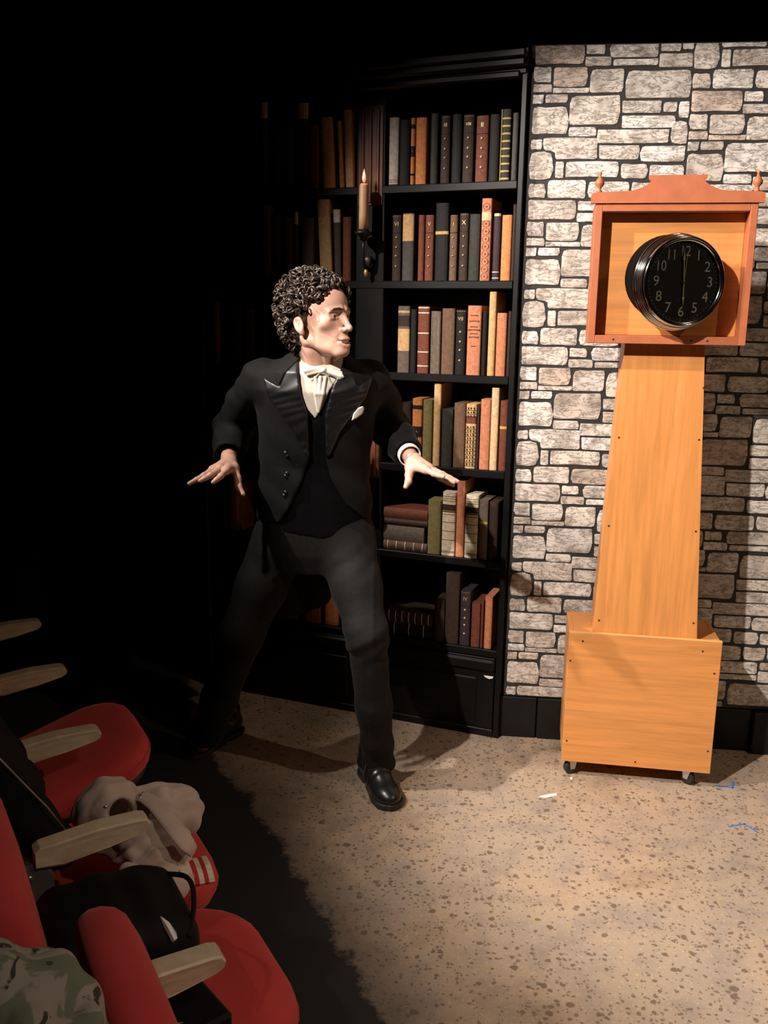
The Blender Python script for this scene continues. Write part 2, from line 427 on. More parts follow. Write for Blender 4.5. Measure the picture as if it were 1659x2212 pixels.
# black masking drapes and walls of the black box behind the set
drape = basic('black_drape', (0.006, 0.006, 0.007), 0.9, 0.3, 12, 0.2)
def drapery(name, a, b_, z0, z1, amp=0.03, per=0.22):
    a, b_ = np.array(a), np.array(b_); Ln = np.linalg.norm(b_-a); e = (b_-a)/Ln; n = np.array([e[1], -e[0], 0]); k = int(Ln/per*8)
    V = []; Fc = []
    for i in range(k+1):
        p = a + e*Ln*i/k + n*amp*math.sin(2*math.pi*i/8) + n*amp*0.4*math.sin(i*0.37)
        V += [p + Zk*z0, p + Zk*z1]
    for i in range(k): Fc.append((2*i, 2*i+2, 2*i+3, 2*i+1))
    return obj(name, V, Fc, drape, smooth=True, kind='structure')
drapery('wall_masking_back', (-3.4, 4.35, 0), (4.4, 4.1, 0), 0.0, 3.6)
drapery('wall_masking_left', (-3.4, -1.0, 0), (-3.4, 4.3, 0), 0.0, 3.6)

# ================================================================== BOOKCASE
bA = G(1060, 1590); bB = G(806, 1543)
be = bB - bA; be[2] = 0; be /= np.linalg.norm(be)                 # along the bookcase to the left
bn = np.array([-be[1], be[0], 0.0])
if bn[1] > 0: bn = -bn                                            # towards the camera
def bsz(x, y):
    p = PL(x, y, bA, bn) - bA; return float(p@be), float(p[2])
def bp(s, z, d=0.0): return bA + be*s + Zk*z + bn*d
BTOP = bsz(960, 128)[1]; SL = bsz(428, 900)[0]
casem = basic('black_lacquered_wood', (0.0035, 0.0032, 0.0032), 0.42, 0.3, 9, 0.2, spec=0.22)
postm = wood('red_brown_glow_wood', (0.085, 0.026, 0.012), (1, 1, 0.15), 0.3, 0.45)  # red-brown colour stands in for candle glow on the post
case = empty('bookcase', bp(SL/2, 0, -0.1), 'tall black bookcase with six rows of old books beside the stone wall', 'bookcase')
DEP = 0.20
def bbox_(name, s0, s1, z0, z1, d0, d1, mat, parent, bv=0.003):
    c = bp((s0+s1)/2, (z0+z1)/2, (d0+d1)/2)
    return MB().bevbox(c, be*abs(s1-s0)/2, bn*abs(d1-d0)/2, Zk*abs(z1-z0)/2, bv).build(name, mat, parent)
ROWZ = [bsz(930, 397)[1], bsz(1030, 606)[1], bsz(980, 809)[1], bsz(1010, 1012)[1], bsz(985, 1203)[1], bsz(990, 1393)[1]]
sP0, sP1 = bsz(835, 300)[0], bsz(772, 300)[0]                     # middle post
sR = bsz(1118, 300)[0]
bbox_('back_panel', -0.02, SL, 0.0, BTOP-0.05, -DEP-0.02, -DEP, casem, case)
# right stile follows the slightly leaning edge
q0, q1, q2, q3 = bsz(1077, 1592), bsz(1066, 1590), bsz(1134, 108), bsz(1143, 104)
MB().hexa([bp(*q0, 0.012), bp(*q1, 0.012), bp(*q2, 0.012), bp(*q3, 0.012), bp(q0[0], q0[1], -DEP), bp(q1[0], q1[1], -DEP), bp(q2[0], q2[1], -DEP), bp(q3[0], q3[1], -DEP)]).build('side_panel', casem, case)
bbox_('side_panel', SL-0.04, SL, 0.0, BTOP, -DEP, 0.012, casem, case)
zc0 = bsz(565, 210)[1]
bbox_('post', sP0, sP1, 0.30, zc0, -DEP, 0.006, casem, case)
for ya_, yb_ in ((445, 230), (1030, 815)):  # inset panels with the candle glow put into their colour
    bbox_('post_glow_panel', sP0+0.008, sP1-0.008, bsz(800, ya_)[1], bsz(800, yb_)[1], 0.004, 0.010, postm, case, 0.002)
    for k in range(3):
        s_ = sP0 + 0.012 + (sP1-sP0-0.024)*(k+0.5)/3
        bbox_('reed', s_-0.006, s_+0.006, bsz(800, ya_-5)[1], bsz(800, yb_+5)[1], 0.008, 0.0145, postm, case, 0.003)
for z in ROWZ:
    bbox_('shelf', -0.012, SL-0.03, z-0.028, z-0.0006, -DEP, 0.008, casem, case)
sE = bsz(1143, 110)[0]
bbox_('cornice', sE, SL, zc0, BTOP-0.03, -DEP, 0.016, casem, case, 0.004)
bbox_('cornice_moulding', sE, SL, BTOP-0.05, BTOP-0.02, -DEP, 0.036, casem, case, 0.008)
bbox_('cornice_moulding', sE, SL, BTOP-0.024, BTOP, -DEP, 0.05, casem, case, 0.004)
bbox_('cornice_moulding', sE+0.02, SL, zc0-0.012, zc0+0.012, -0.03, 0.022, casem, case, 0.006)
zp = ROWZ[5]-0.032
bbox_('plinth', -0.006, SL, 0.001, zp, -DEP, 0.006, casem, case)
bbox_('plinth_moulding', -0.006, SL, zp-0.05, zp-0.005, 0.0, 0.020, casem, case, 0.008)
for a, c_ in ((0.06, sP0-0.02), (sP1+0.02, SL-0.06)):
    bbox_('plinth_panel', a, c_, 0.05, zp-0.08, 0.004, 0.011, casem, case, 0.004)
bbox_('skirting', -0.008, SL, 0.001, 0.03, 0.004, 0.014, casem, case, 0.003)

wsl = [bsz(x, y) for x, y in ((1047, 1456), (1068, 1459), (1066, 1463), (1058, 1464), (1050, 1460))]
MB().prism([bp(a, c_, 0.0122) for a, c_ in wsl], bn*0.001).build('torn_paper_edge', basic('torn_white_paper', (0.7, 0.68, 0.62), 0.7, 0.1, 60, 0.0), case)
# ---- books
BC = dict(cream=(0.47, 0.40, 0.29), tan=(0.44, 0.27, 0.12), paletan=(0.50, 0.34, 0.19), white=(0.45, 0.40, 0.36), orange=(0.47, 0.17, 0.055), salmon=(0.40, 0.15, 0.075),
 red=(0.30, 0.060, 0.032), redbrown=(0.12, 0.036, 0.019), brown=(0.105, 0.056, 0.033), darkbrown=(0.030, 0.017, 0.012), grey=(0.050, 0.043, 0.040), dark=(0.008, 0.007, 0.007),
 olive=(0.15, 0.125, 0.05), greygreen=(0.024, 0.024, 0.019), violet=(0.030, 0.020, 0.026), gold=(0.40, 0.27, 0.07), black=(0.011, 0.010, 0.010), greybrown=(0.10, 0.076, 0.060))
def bm(k): return basic('book_cloth_'+k, BC[k], 0.62, 0.22, 90, 0.2, spec=0.18)
goldm = basic('gilt_lettering', (0.55, 0.38, 0.16), 0.4, 0.2, 200, 0.0, 0.5)
inkm = basic('book_ink', (0.03, 0.02, 0.016), 0.6, 0.2, 200, 0.0)
pagem = basic('page_edges', (0.55, 0.47, 0.36), 0.8, 0.25, 200, 0.2, stretch=(1, 1, 1))
def bslab(mb, s0, s1, z0, z1, d0, d1):
    mb.box(bp((s0+s1)/2, (z0+z1)/2, (d0+d1)/2), be*(s1-s0)/2, bn*(d1-d0)/2, Zk*(z1-z0)/2); return mb
ROWNAME = ['top', 'second', 'third', 'fourth', 'fifth', 'bottom']
def book(row, x0, x1, yt, colr, feat='', label=None, yb=None, lean=0.0, group=None, name='book'):
    """x0,x1,yt: where the spine shows; row: shelf it stands on"""
    z0 = ROWZ[row]; ym = (yt + (yb or [397, 606, 809, 1012, 1203, 1393][row]))/2
    z1 = bsz((x0+x1)/2, yt)[1]
    sa, sb = bsz(x1, ym)[0], bsz(x0, ym)[0]; g = 0.0008; sa += g; sb -= g
    w_ = sb - sa; h_ = z1 - z0; dep = 0.135
    # rounded spine section, covers and page block
    prof = []
    for k in range(7):
        a = math.pi*k/6; prof.append((sa + w_/2 - math.cos(a)*w_/2, -0.004 - 0.006 + 0.006*math.sin(a)))
    sec = prof + [(sb, -dep), (sa, -dep)]
    sh = lambda s, z: s + lean*(z - z0)
    n = len(sec); V = [bp(sh(s, z0), z0, d) for s, d in sec] + [bp(sh(s, z1), z1, d) for s, d in sec]
    Fc = [list(range(n)), list(range(n, 2*n))[::-1]] + [((i+1) % n, i, n+i, n+(i+1) % n) for i in range(n)]
    o = obj(name, V, Fc, bm(colr))
    tag(o, label, 'book', group)
    def band(za, zb, mat, d=0.0006, nm='band'):
        V = []; m_ = 7; zs = (z0 + h_*za, z0 + h_*zb)
        for z in zs:
            for s, dd in prof: V.append(bp(sh(s, z), z, dd + d))
        Fc = [(k+1, k, 7+k, 7+k+1) for k in range(6)]
        n_ = len(V); V2 = V + [np.asarray(v) - bn*(d+0.0004) for v in V]; Fc += [(k, k+1, n_+k+1, n_+k) for k in range(6)] + [(7+k+1, 7+k, n_+7+k, n_+7+k+1) for k in range(6)]
        obj(nm, V2, Fc, mat, o, smooth=False)
    def studs(mat, zl):
        for zf in zl:
            z = z0 + h_*zf; c = bp(sh((sa+sb)/2, z), z, -0.004)
            MB().lathe(c, bn, [(w_*0.13, 0), (w_*0.11, 0.002), (w_*0.05, 0.004)], 8).build('stud', mat, o, True)
    def title(tx, zf, mat, k=0.62):
        z = z0 + h_*zf; text_mesh('title', tx, min(w_*k/max(1, len(tx)*0.42), 0.020), mat, o, bp(sh((sa+sb)/2, z), z, -0.0034), -be, Zk, bn)
    if feat.startswith('num:'):
        title(feat[4:], 0.86, goldm); studs(goldm, (0.22, 0.38, 0.51, 0.66)); band(0.725, 0.735, bm('black')); band(0.97, 0.985, bm('brown'))
    elif feat == 'goldbands':
        for k in range(9): band(0.02 + k*0.105, 0.045 + k*0.105, bm('gold'))
        bslab(MB(), sb-0.0022, sb, z0, z1, -0.011, -0.004).build('gilt_edge', bm('gold'), o)
    elif feat == 'whitebands':
        for zf in (0.11, 0.32, 0.60, 0.90, 0.975): band(zf-0.009, zf+0.009, bm('cream'))
    elif feat == 'blackbands':
        band(0.42, 0.58, bm('black')); band(0.84, 0.90, bm('black')); band(0.14, 0.17, bm('black')); band(0.47, 0.53, goldm, 0.0009, 'title_panel') if False else title('A', 0.5, goldm, 0.3)
    elif feat == 'creamlabel':
        band(0.69, 0.81, bm('darkbrown'), nm='title_label'); band(0.705, 0.712, bm('gold'), 0.001)
        for zf in (0.05, 0.07, 0.25, 0.39, 0.53, 0.655, 0.865, 0.90, 0.935): band(zf-0.004, zf+0.004, bm('brown'))
    elif feat == 'ornate':
        for k in range(16):
            zf = 0.03 + k*0.058
            if 11 <= k <= 12: continue
            band(zf, zf+0.008, bm('black'))
            for j in range(3):
                s_ = sa + w_*(0.22 + 0.28*j); z = z0 + h_*(zf+0.033)
                bslab(MB(), s_-w_*0.05, s_+w_*0.05 if (k+j) % 2 else s_+w_*0.09, z-h_*0.012, z+h_*(0.012 if (k*j) % 3 else 0.018), -0.006, -0.0025).build('ornament', bm('darkbrown'), o)
        band(0.70, 0.815, bm('redbrown'), nm='title_label')
    elif feat == 'circles':
        for k in range(9):
            zf = 0.05 + k*0.092
            if k == 8: zf = 0.90
            z = z0 + h_*zf; c = bp((sa+sb)/2, z, -0.0045); r = w_*0.33
            MB().tube([c + be*r*math.cos(t)*1.0 + Zk*r*math.sin(t) for t in np.linspace(0, 2*math.pi, 13)[:-1]], 0.0009, 4, True).build('ring_ornament', bm('redbrown'), o)
            MB().lathe(c, bn, [(w_*0.11, 0), (w_*0.09, 0.0012)], 8).build('dot_ornament', bm('redbrown'), o)
        band(0.735, 0.835, bm('paletan'), nm='title_label')
    elif feat == 'label':
        band(0.60, 0.985, bm('tan'), nm='title_label'); band(0.59, 0.60, bm('gold'))
    elif feat == 'toplabel':
        band(0.70, 0.86, bm('darkbrown'), nm='title_label'); band(0.33, 0.66, bm('tan'), nm='spine_panel'); band(0.90, 0.93, bm('tan'))
    elif feat == 'goldtop':
        band(0.955, 0.995, goldm); band(0.12, 0.135, bm('white')); band(0.03, 0.045, bm('white')); band(0.87, 0.88, bm('grey'))
    elif feat == 'goldmid': band(0.60, 0.64, bm('gold'))
    elif feat == 'redtext':
        for zf, k in ((0.86, 3), (0.78, 4), (0.70, 3), (0.655, 5), (0.60, 3), (0.55, 4), (0.42, 2)):
            z = z0 + h_*zf; wd = w_*0.09*k
            bslab(MB(), (sa+sb)/2-wd, (sa+sb)/2+wd, z-0.0016, z+0.0016, -0.006, -0.0034).build('title_line', bm('redbrown'), o)
    elif feat == 'veins':
        for j in range(4):
            s_ = sa + w_*(0.2+0.2*j); pts = [bp(s_ + 0.0016*math.sin(k*1.7+j), z0 + h_*(0.05+0.9*k/12), -0.0052) for k in range(13)]
            MB().tube(pts, 0.0006, 3).build('vein_tooling', bm('gold' if j == 0 else 'grey'), o)
    elif feat == 'edge': band(0.0, 0.02, bm('brown')); band(0.05, 0.056, bm('brown')); band(0.08, 0.086, bm('brown'))
    elif feat == 'paletop': band(0.82, 1.0, bm('white'), nm='title_label')
    return o
B = book
# right-hand bay, row by row from the middle post to the stone wall
B(0, 838, 860, 253, 'white', 'edge', 'pale cream book beside the middle post on the top shelf')
B(0, 861, 884, 258, 'black', '', 'black book between the pale cream and orange-banded books on the top shelf')
B(0, 885, 895, 254, 'orange', 'blackbands', 'thin orange book with black bands on the top shelf')
B(0, 896, 920, 253, 'orange', '', 'plain bright orange book on the top shelf')
B(0, 928, 945, 244, 'greygreen', '', 'dark grey-green book right of the plain orange book on the top shelf')
B(0, 950, 971, 249, 'darkbrown', 'num:III', 'dark brown book numbered III with gilt studs on the top shelf')
B(0, 974, 996, 246, 'dark', '', 'near-black book between volumes III and VIII on the top shelf')
B(0, 998, 1022, 247, 'darkbrown', 'num:VIII', 'dark brown book numbered VIII with gilt studs on the top shelf')
B(0, 1026, 1053, 249, 'redbrown', 'num:II', 'red-brown book numbered II with gilt studs on the top shelf')
B(0, 1055, 1077, 246, 'dark', '', 'near-black book between volume II and the gold-banded book')
B(0, 1080, 1101, 235, 'greygreen', 'goldbands', 'dark book with nine gold bands and a gilt edge on the top shelf')
B(0, 1104, 1117, 243, 'grey', '', 'thin grey-brown book at the stone-wall end of the top shelf')
B(1, 845, 865, 464, 'darkbrown', 'num:VI', 'dark brown book numbered VI beside the candle post on the second shelf')
B(1, 867, 892, 460, 'grey', 'label', 'dark book with a big tan spine label on the second shelf')
B(1, 901, 915, 464, 'redbrown', '', 'thin red-brown book left of volume V on the second shelf')
B(1, 916, 935, 464, 'redbrown', 'num:V', 'red-brown book numbered V with gilt studs on the second shelf')
B(1, 938, 967, 438, 'dark', 'goldmid', 'tall near-black book with one gold band on the second shelf')
B(1, 969, 986, 464, 'brown', 'num:I', 'brown book numbered I with gilt studs on the second shelf')
B(1, 990, 1010, 460, 'darkbrown', 'num:X', 'dark book numbered X with gilt studs on the second shelf')
B(1, 1011, 1035, 462, 'greygreen', '', 'plain dark green-grey book on the second shelf')
B(1, 1037, 1059, 428, 'salmon', 'circles', 'tall red book patterned with rings and a pale label')
B(1, 1063, 1079, 460, 'violet', 'goldtop', 'dark violet book with a gilt top and white bands on the second shelf')
B(1, 1081, 1103, 464, 'orange', '', 'plain orange-tan book near the stone wall on the second shelf')
B(1, 1104, 1113, 441, 'darkbrown', '', 'narrow dark brown book at the stone-wall end of the second shelf')
B(2, 857, 883, 661, 'greybrown', 'toplabel', 'grey-brown book with dark label and tan spine panel on the third shelf')
B(2, 884, 898, 668, 'dark', '', 'near-black book left of the white-banded red book on the third shelf')
B(2, 900, 925, 661, 'redbrown', 'whitebands', 'red-brown book with five white bands on the third shelf')
B(2, 928, 950, 672, 'greybrown', 'veins', 'grey-brown book with gilt vine tooling on the third shelf')
B(2, 952, 980, 666, 'brown', '', 'plain wide brown book on the third shelf')
B(2, 982, 1004, 669, 'dark', 'num:VII', 'near-black book numbered VII with pale studs on the third shelf')
B(2, 1007, 1037, 660, 'salmon', 'redtext', 'wide salmon-red book with dark title lines on the third shelf')
B(2, 1039, 1050, 672, 'dark', '', 'thin near-black book left of the tall tan book on the third shelf')
B(2, 1053, 1069, 630, 'tan', '', 'tall narrow tan book standing above its neighbours on the third shelf')
B(2, 1070, 1092, 676, 'salmon', '', 'plain salmon book near the stone wall on the third shelf')
B(2, 1094, 1103, 672, 'darkbrown', '', 'narrow dark brown book at the stone-wall end of the third shelf')
B(3, 866, 886, 870, 'darkbrown', '', 'dim brown book behind the sleeve on the fourth shelf')
B(3, 888, 910, 861, 'orange', 'blackbands', 'orange book with black bands and title panel on the fourth shelf')
B(3, 911, 932, 864, 'olive', '', 'olive-tan book right of the orange-and-black book on the fourth shelf')
B(3, 934, 950, 829, 'tan', '', 'tall narrow tan book on the fourth shelf above the hand')
B(3, 952, 976, 884, 'greygreen', '', 'short dark green-grey book on the fourth shelf')
B(3, 978, 1003, 871, 'brown', '', 'plain brown book left of the gilt ornate one on the fourth shelf')
B(3, 1004, 1027, 873, 'tan', 'ornate', 'gilt book covered in dark ornament on the fourth shelf')
B(3, 1028, 1034, 880, 'violet', '', 'very thin violet-brown book on the fourth shelf')
B(3, 1035, 1057, 863, 'salmon', '', 'plain salmon book left of the tall pale tan book on the fourth shelf')
B(3, 1058, 1075, 838, 'paletan', '', 'tall bright pale tan book on the fourth shelf')
B(3, 1077, 1094, 866, 'redbrown', 'goldmid', 'dark orange-brown book at the stone-wall end of the fourth shelf')
B(4, 922, 950, 1081, 'olive', '', 'olive green book at the end of the lying stack on the fifth shelf')
B(4, 953, 982, 1064, 'cream', 'creamlabel', 'cream book with brown label and rules left of the tall salmon book')
B(4, 984, 1002, 1039, 'salmon', '', 'tall salmon book between the two cream books on the fifth shelf')
B(4, 1003, 1031, 1070, 'cream', 'creamlabel', 'cream book with brown label and rules right of the tall salmon book')
B(4, 1032, 1052, 1081, 'greybrown', 'goldmid', 'grey-brown book at the stone-wall end of the fifth shelf')
B(4, 1054, 1074, 1085, 'darkbrown', '', 'dim dark brown book beside the stile on the fifth shelf')
B(5, 936, 958, 1297, 'darkbrown', '', 'dark brown book right of the lying banded books on the bottom shelf')
B(5, 960, 990, 1240, 'darkbrown', '', 'tall dark brown book on the bottom shelf')
B(5, 992, 1014, 1278, 'violet', 'num:IV', 'dark violet book numbered IV with studs on the bottom shelf')
B(5, 1016, 1036, 1305, 'redbrown', '', 'red-brown book left of the thin one on the bottom shelf')
B(5, 1037, 1043, 1300, 'redbrown', '', 'thin red-brown book on the bottom shelf')
B(5, 1045, 1062, 1290, 'salmon', '', 'reddish salmon book at the stone-wall end of the bottom shelf')
def lying(row, x0, x1, zbot, hgt, colr, label, bands=0):
    yb = [397, 606, 809, 1012, 1203, 1393][row]
    sa, sb = bsz(x1, yb-40)[0], bsz(x0, yb-40)[0]; z0 = ROWZ[row] + zbot; z1 = z0 + hgt
    prof = [(-0.010 + 0.006*math.sin(math.pi*k/6), z0 + hgt*k/6) for k in range(7)] + [(-0.14, z1), (-0.14, z0)]
    n = len(prof); V = [bp(sa, z, d) for d, z in prof] + [bp(sb, z, d) for d, z in prof]
    o = obj('book', V, [list(range(n)), list(range(n, 2*n))[::-1]] + [((i+1) % n, i, n+i, n+(i+1) % n) for i in range(n)], bm(colr))
    tag(o, label, 'book')
    for k in range(bands):
        s_ = sa + (sb-sa)*(k+0.5)/bands
        V = []
        for ds in (-0.0015, 0.0015):
            for d, z in prof[:7]: V.append(bp(s_+ds, z, d+0.0007))
        obj('band', V, [(k2+1, k2, 7+k2, 8+k2) for k2 in range(6)], bm('white'), o)
    return sa, sb
hs = [(0.034, 'brown', 'brown book at the bottom of the lying stack on the fifth shelf', 5, 827, 921), (0.058, 'greybrown', 'thick grey-brown lying book second from the bottom of its stack', 0, 827, 914),
      (0.026, 'darkbrown', 'thin dark brown lying book under the red-brown top one', 0, 828, 921), (0.040, 'redbrown', 'red-brown book on top of the lying stack on the fifth shelf', 0, 827, 921)]
z_ = 0.0
for hgt, cl_, lb, bd, xa, xb in hs: lying(4, xa, xb, z_, hgt-0.0008, cl_, lb, bd); z_ += hgt
z_ = 0.0
for hgt, cl_, lb, bd, xa, xb in [(0.052, 'dark', 'thick dark lying book at the bottom of the stack on the bottom shelf', 3, 835, 930), (0.044, 'darkbrown', 'dark brown lying book with pale bands on top of the bottom-shelf stack', 7, 832, 931)]:
    lying(5, xa, xb, z_, hgt-0.0008, cl_, lb, bd); z_ += hgt
# left-hand bay, mostly in the dark
LEFT = 'dim books in the dark bay of the bookcase'
B(0, 545, 557, 240, 'dark', '', 'near-black book at the dark end of the top shelf, left bay')
B(0, 560, 576, 220, 'grey', 'paletop', 'dark book with a pale top label in the left bay, top shelf')
B(0, 579, 602, 262, 'greygreen', '', 'dim green-grey book right of the pale-topped one in the left bay')
B(0, 605, 630, 268, 'darkbrown', '', 'dim brown book in the middle of the left bay, top shelf')
B(0, 640, 664, 222, 'greygreen', 'paletop', 'tall dim green book with pale label in the left bay, top shelf')
B(0, 664, 686, 269, 'redbrown', '', 'red-brown book left of the leaning tan book in the left bay')
B(0, 696, 721, 252, 'tan', '', 'wide tan book leaning in the left bay, top shelf', lean=0.05)
B(0, 732, 741, 260, 'tan', '', 'thin shorter tan book leaning beside the candle post, top shelf', lean=0.06)
B(0, 745, 763, 236, 'paletan', '', 'tall pale tan book leaning beside the candle post, top shelf', lean=0.045)
B(1, 563, 583, 443, 'brown', '', 'dim brown book at the dark end of the second shelf, left bay')
B(1, 586, 606, 460, 'darkbrown', '', 'dim dark brown book in the left bay, second shelf')
B(1, 609, 631, 469, 'brown', '', 'brown book left of the pale-topped thin one, second shelf')
B(1, 632, 642, 457, 'grey', 'paletop', 'thin grey book with a pale top in the left bay, second shelf')
B(1, 650, 675, 470, 'greybrown', '', 'grey-brown book behind the curly hair, second shelf')
B(1, 690, 717, 430, 'tan', '', 'tall tan book leaning in the left bay, second shelf', lean=0.05)
B(1, 721, 737, 452, 'grey', 'paletop', 'narrow grey book with a pale top beside the tall leaning tan one', lean=0.03)
B(1, 738, 757, 468, 'redbrown', '', 'short red-brown book beside the candle post, second shelf')
B(2, 458, 471, 650, 'redbrown', '', 'thin dim red-brown book at the dark end of the third shelf')
B(2, 500, 520, 660, 'darkbrown', '', 'dim dark brown book standing apart on the third shelf, left bay')
B(2, 523, 548, 668, 'grey', '', 'short dim grey book beside the shoulder on the third shelf')
B(2, 551, 570, 655, 'dark', '', 'near-black book nearest the shoulder on the third shelf')
B(3, 470, 490, 880, 'redbrown', '', 'dim red-brown book behind the raised sleeve on the fourth shelf')
B(3, 505, 525, 872, 'darkbrown', '', 'dim brown book touching the sleeve outline on the fourth shelf')
B(4, 467, 489, 1052, 'dark', '', 'near-black book beside the dark red one on the fifth shelf')
B(4, 494, 512, 1046, 'redbrown', 'edge', 'dark red book below the thumb on the fifth shelf')
B(5, 700, 727, 1268, 'orange', 'edge', 'orange-tan book seen between the legs on the bottom shelf')
B(5, 655, 690, 1310, 'redbrown', '', 'wide dim red-brown book seen between the legs on the bottom shelf')
B(5, 600, 640, 1318, 'darkbrown', '', 'wide dim brown book seen between the legs on the bottom shelf')

# ---- candle in its bracket on the middle post
wax = basic('candle_wax', (0.62, 0.36, 0.20), 0.5, 0.1, 30, 0.1)
iron = basic('dark_iron', (0.03, 0.022, 0.018), 0.4, 0.2, 40, 0.1, 0.6)
fm, nt, b = newmat('candle_flame'); b.inputs['Base Color'].default_value = (0.9, 0.55, 0.3, 1)
b.inputs['Emission Color'].default_value = (1.0, 0.50, 0.28, 1); b.inputs['Emission Strength'].default_value = 0.5
def sconce(cs, zb_, zt_, label):
    cnd = empty('candle_sconce', bp(cs, zb_-0.13, 0.03), label, 'candle')
    co = bp(cs, 0, 0.055)
    MB().lathe(co + Zk*zb_, Zk, [(0.0165, 0.0), (0.0165, 0.05), (0.0155, zt_-zb_-0.006), (0.012, zt_-zb_), (0.004, zt_-zb_-0.003)], 20).build('candle', wax, cnd, True)
    MB().tube([co + Zk*(zt_-0.003), co + Zk*(zt_+0.012)], 0.0012, 6).build('wick', inkm, cnd)
    MB().lathe(co + Zk*(zb_-0.010), Zk, [(0.010, -0.02), (0.014, -0.006), (0.030, 0.0), (0.032, 0.008), (0.029, 0.008), (0.018, 0.004), (0.018, 0.016), (0.016, 0.016), (0.016, 0.006)], 22).build('drip_dish', iron, cnd, True)
    MB().tube([bp(cs, zb_-0.11, 0.017), bp(cs, zb_-0.125, 0.03), bp(cs, zb_-0.10, 0.05), bp(cs, zb_-0.06, 0.056), bp(cs, zb_-0.025, 0.055)], [0.006, 0.006, 0.0055, 0.005, 0.005], 8).build('bracket_arm', iron, cnd, True)
    MB().lathe(bp(cs, zb_-0.10, 0.0155), bn, [(0.024, 0), (0.022, 0.006), (0.010, 0.010)], 16).build('wall_plate', iron, cnd, True)
    MB().lathe(bp(cs, zb_-0.15, 0.03), Zk, [(0.003, 0.0), (0.008, 0.012), (0.005, 0.028)], 12).build('drop_finial', goldm, cnd, True)
    MB().lathe(co + Zk*(zt_+0.004), Zk, [(0.002, 0), (0.0065, 0.008), (0.0070, 0.016), (0.004, 0.030), (0.0008, 0.044)], 14).build('flame', fm, cnd, True)
    pl = bpy.data.lights.new('candle_glow', 'POINT'); pl.energy = 0.09; pl.color = (1.0, 0.42, 0.18); pl.shadow_soft_size = 0.012
    plo = bpy.data.objects.new('candle_glow', pl); col.objects.link(plo); plo.location = Vector(co + Zk*(zt_+0.03) + bn*0.012)
sm_ = (sP0+sP1)/2
sconce(sm_ + 0.004, bsz(800, 503)[1], bsz(800, 402)[1], 'pale candle in a dark sconce high on the bookcase middle post')
sconce(sm_ + 0.002, bsz(800, 1078)[1], bsz(800, 978)[1], 'pale candle in a dark sconce low on the post, beside the sleeve')

# ================================================================== LONGCASE CLOCK ON CASTORS
cA_ = G(1243, 1670); cB_ = G(1495, 1693)
ce = cB_ - cA_; ce[2] = 0; ce /= np.linalg.norm(ce); cn = np.array([ce[1], -ce[0], 0.0])
c0 = cA_ + cn*0.03
def cp(u, z, d=0.0): return c0 + ce*u + Zk*z + cn*d
def cuv(x, y, d=0.0):
    p = PL(x, y, c0 + cn*d, cn) - c0; return float(p@ce), float(p[2])
ply = wood('orange_plywood', (0.62, 0.255, 0.072), (0.06, 0.06, 1.0), 0.13, 0.45)       # grain running across
plyv = wood('orange_plywood_upright', (0.62, 0.255, 0.072), (1, 1, 0.06), 0.13, 0.45)   # grain running up
plyedge = wood('plywood_edge', (0.68, 0.34, 0.11), (0.1, 0.1, 1), 0.12, 0.55)
terra = basic('terracotta_paint', (0.42, 0.125, 0.052), 0.5, 0.10, 25, 0.1)
steel = basic('castor_steel', (0.55, 0.53, 0.50), 0.3, 0.1, 60, 0.05, 0.9)
rubber = basic('black_rubber', (0.014, 0.013, 0.013), 0.5, 0.2, 60, 0.1)
screwm = basic('screw_head', (0.06, 0.035, 0.02), 0.45, 0.2, 90, 0.0, 0.5)
clk = empty('longcase_clock', cp(0.19, 0, -0.12), 'tall orange wooden longcase clock on castors in front of the stone wall', 'clock')
def cslab(name, u0, u1, z0, z1, d0, d1, mat, parent=None, bv=0.0015):
    return MB().bevbox(cp((u0+u1)/2, (z0+z1)/2, (d0+d1)/2), ce*(u1-u0)/2, cn*(d1-d0)/2, Zk*(z1-z0)/2, bv).build(name, mat, parent or clk)
bu0, bu1, bz0, bz1, bd = -0.050, 0.429, 0.056, 0.508, -0.245
fp = cslab('base_front_panel', bu0, bu1, bz0, bz1, -0.016, 0.0, ply)
cslab('base_front_edge', bu0, bu1, bz1, bz1+0.005, -0.016, 0.0, plyedge, bv=0.001)
cslab('base_side_panel', bu0, bu0+0.016, bz0, bz1-0.004, bd, -0.016, ply); cslab('base_side_panel', bu1-0.016, bu1, bz0, bz1-0.004, bd, -0.016, ply)
cslab('base_back_panel', bu0+0.016, bu1-0.016, bz0, bz1-0.004, bd, bd+0.016, ply)
cslab('base_top_panel', bu0+0.016, bu1-0.016, bz1-0.020, bz1-0.004, bd+0.016, -0.016, ply)
cslab('base_bottom_panel', bu0+0.016, bu1-0.016, bz0, bz0+0.016, bd+0.016, -0.016, ply)
def screw(u, z, d, parent=None):
    MB().lathe(cp(u, z, d), cn, [(0.0032, -0.001), (0.0032, 0.0006), (0.0018, 0.0011)], 10).build('screw', screwm, parent or clk)
for x, y in ((1259, 1385), (1518, 1407), (1232, 1427), (1543, 1455), (1224, 1600), (1529, 1623), (1372, 1646)):
    u, z = cuv(x, y); screw(u, z, 0.0)
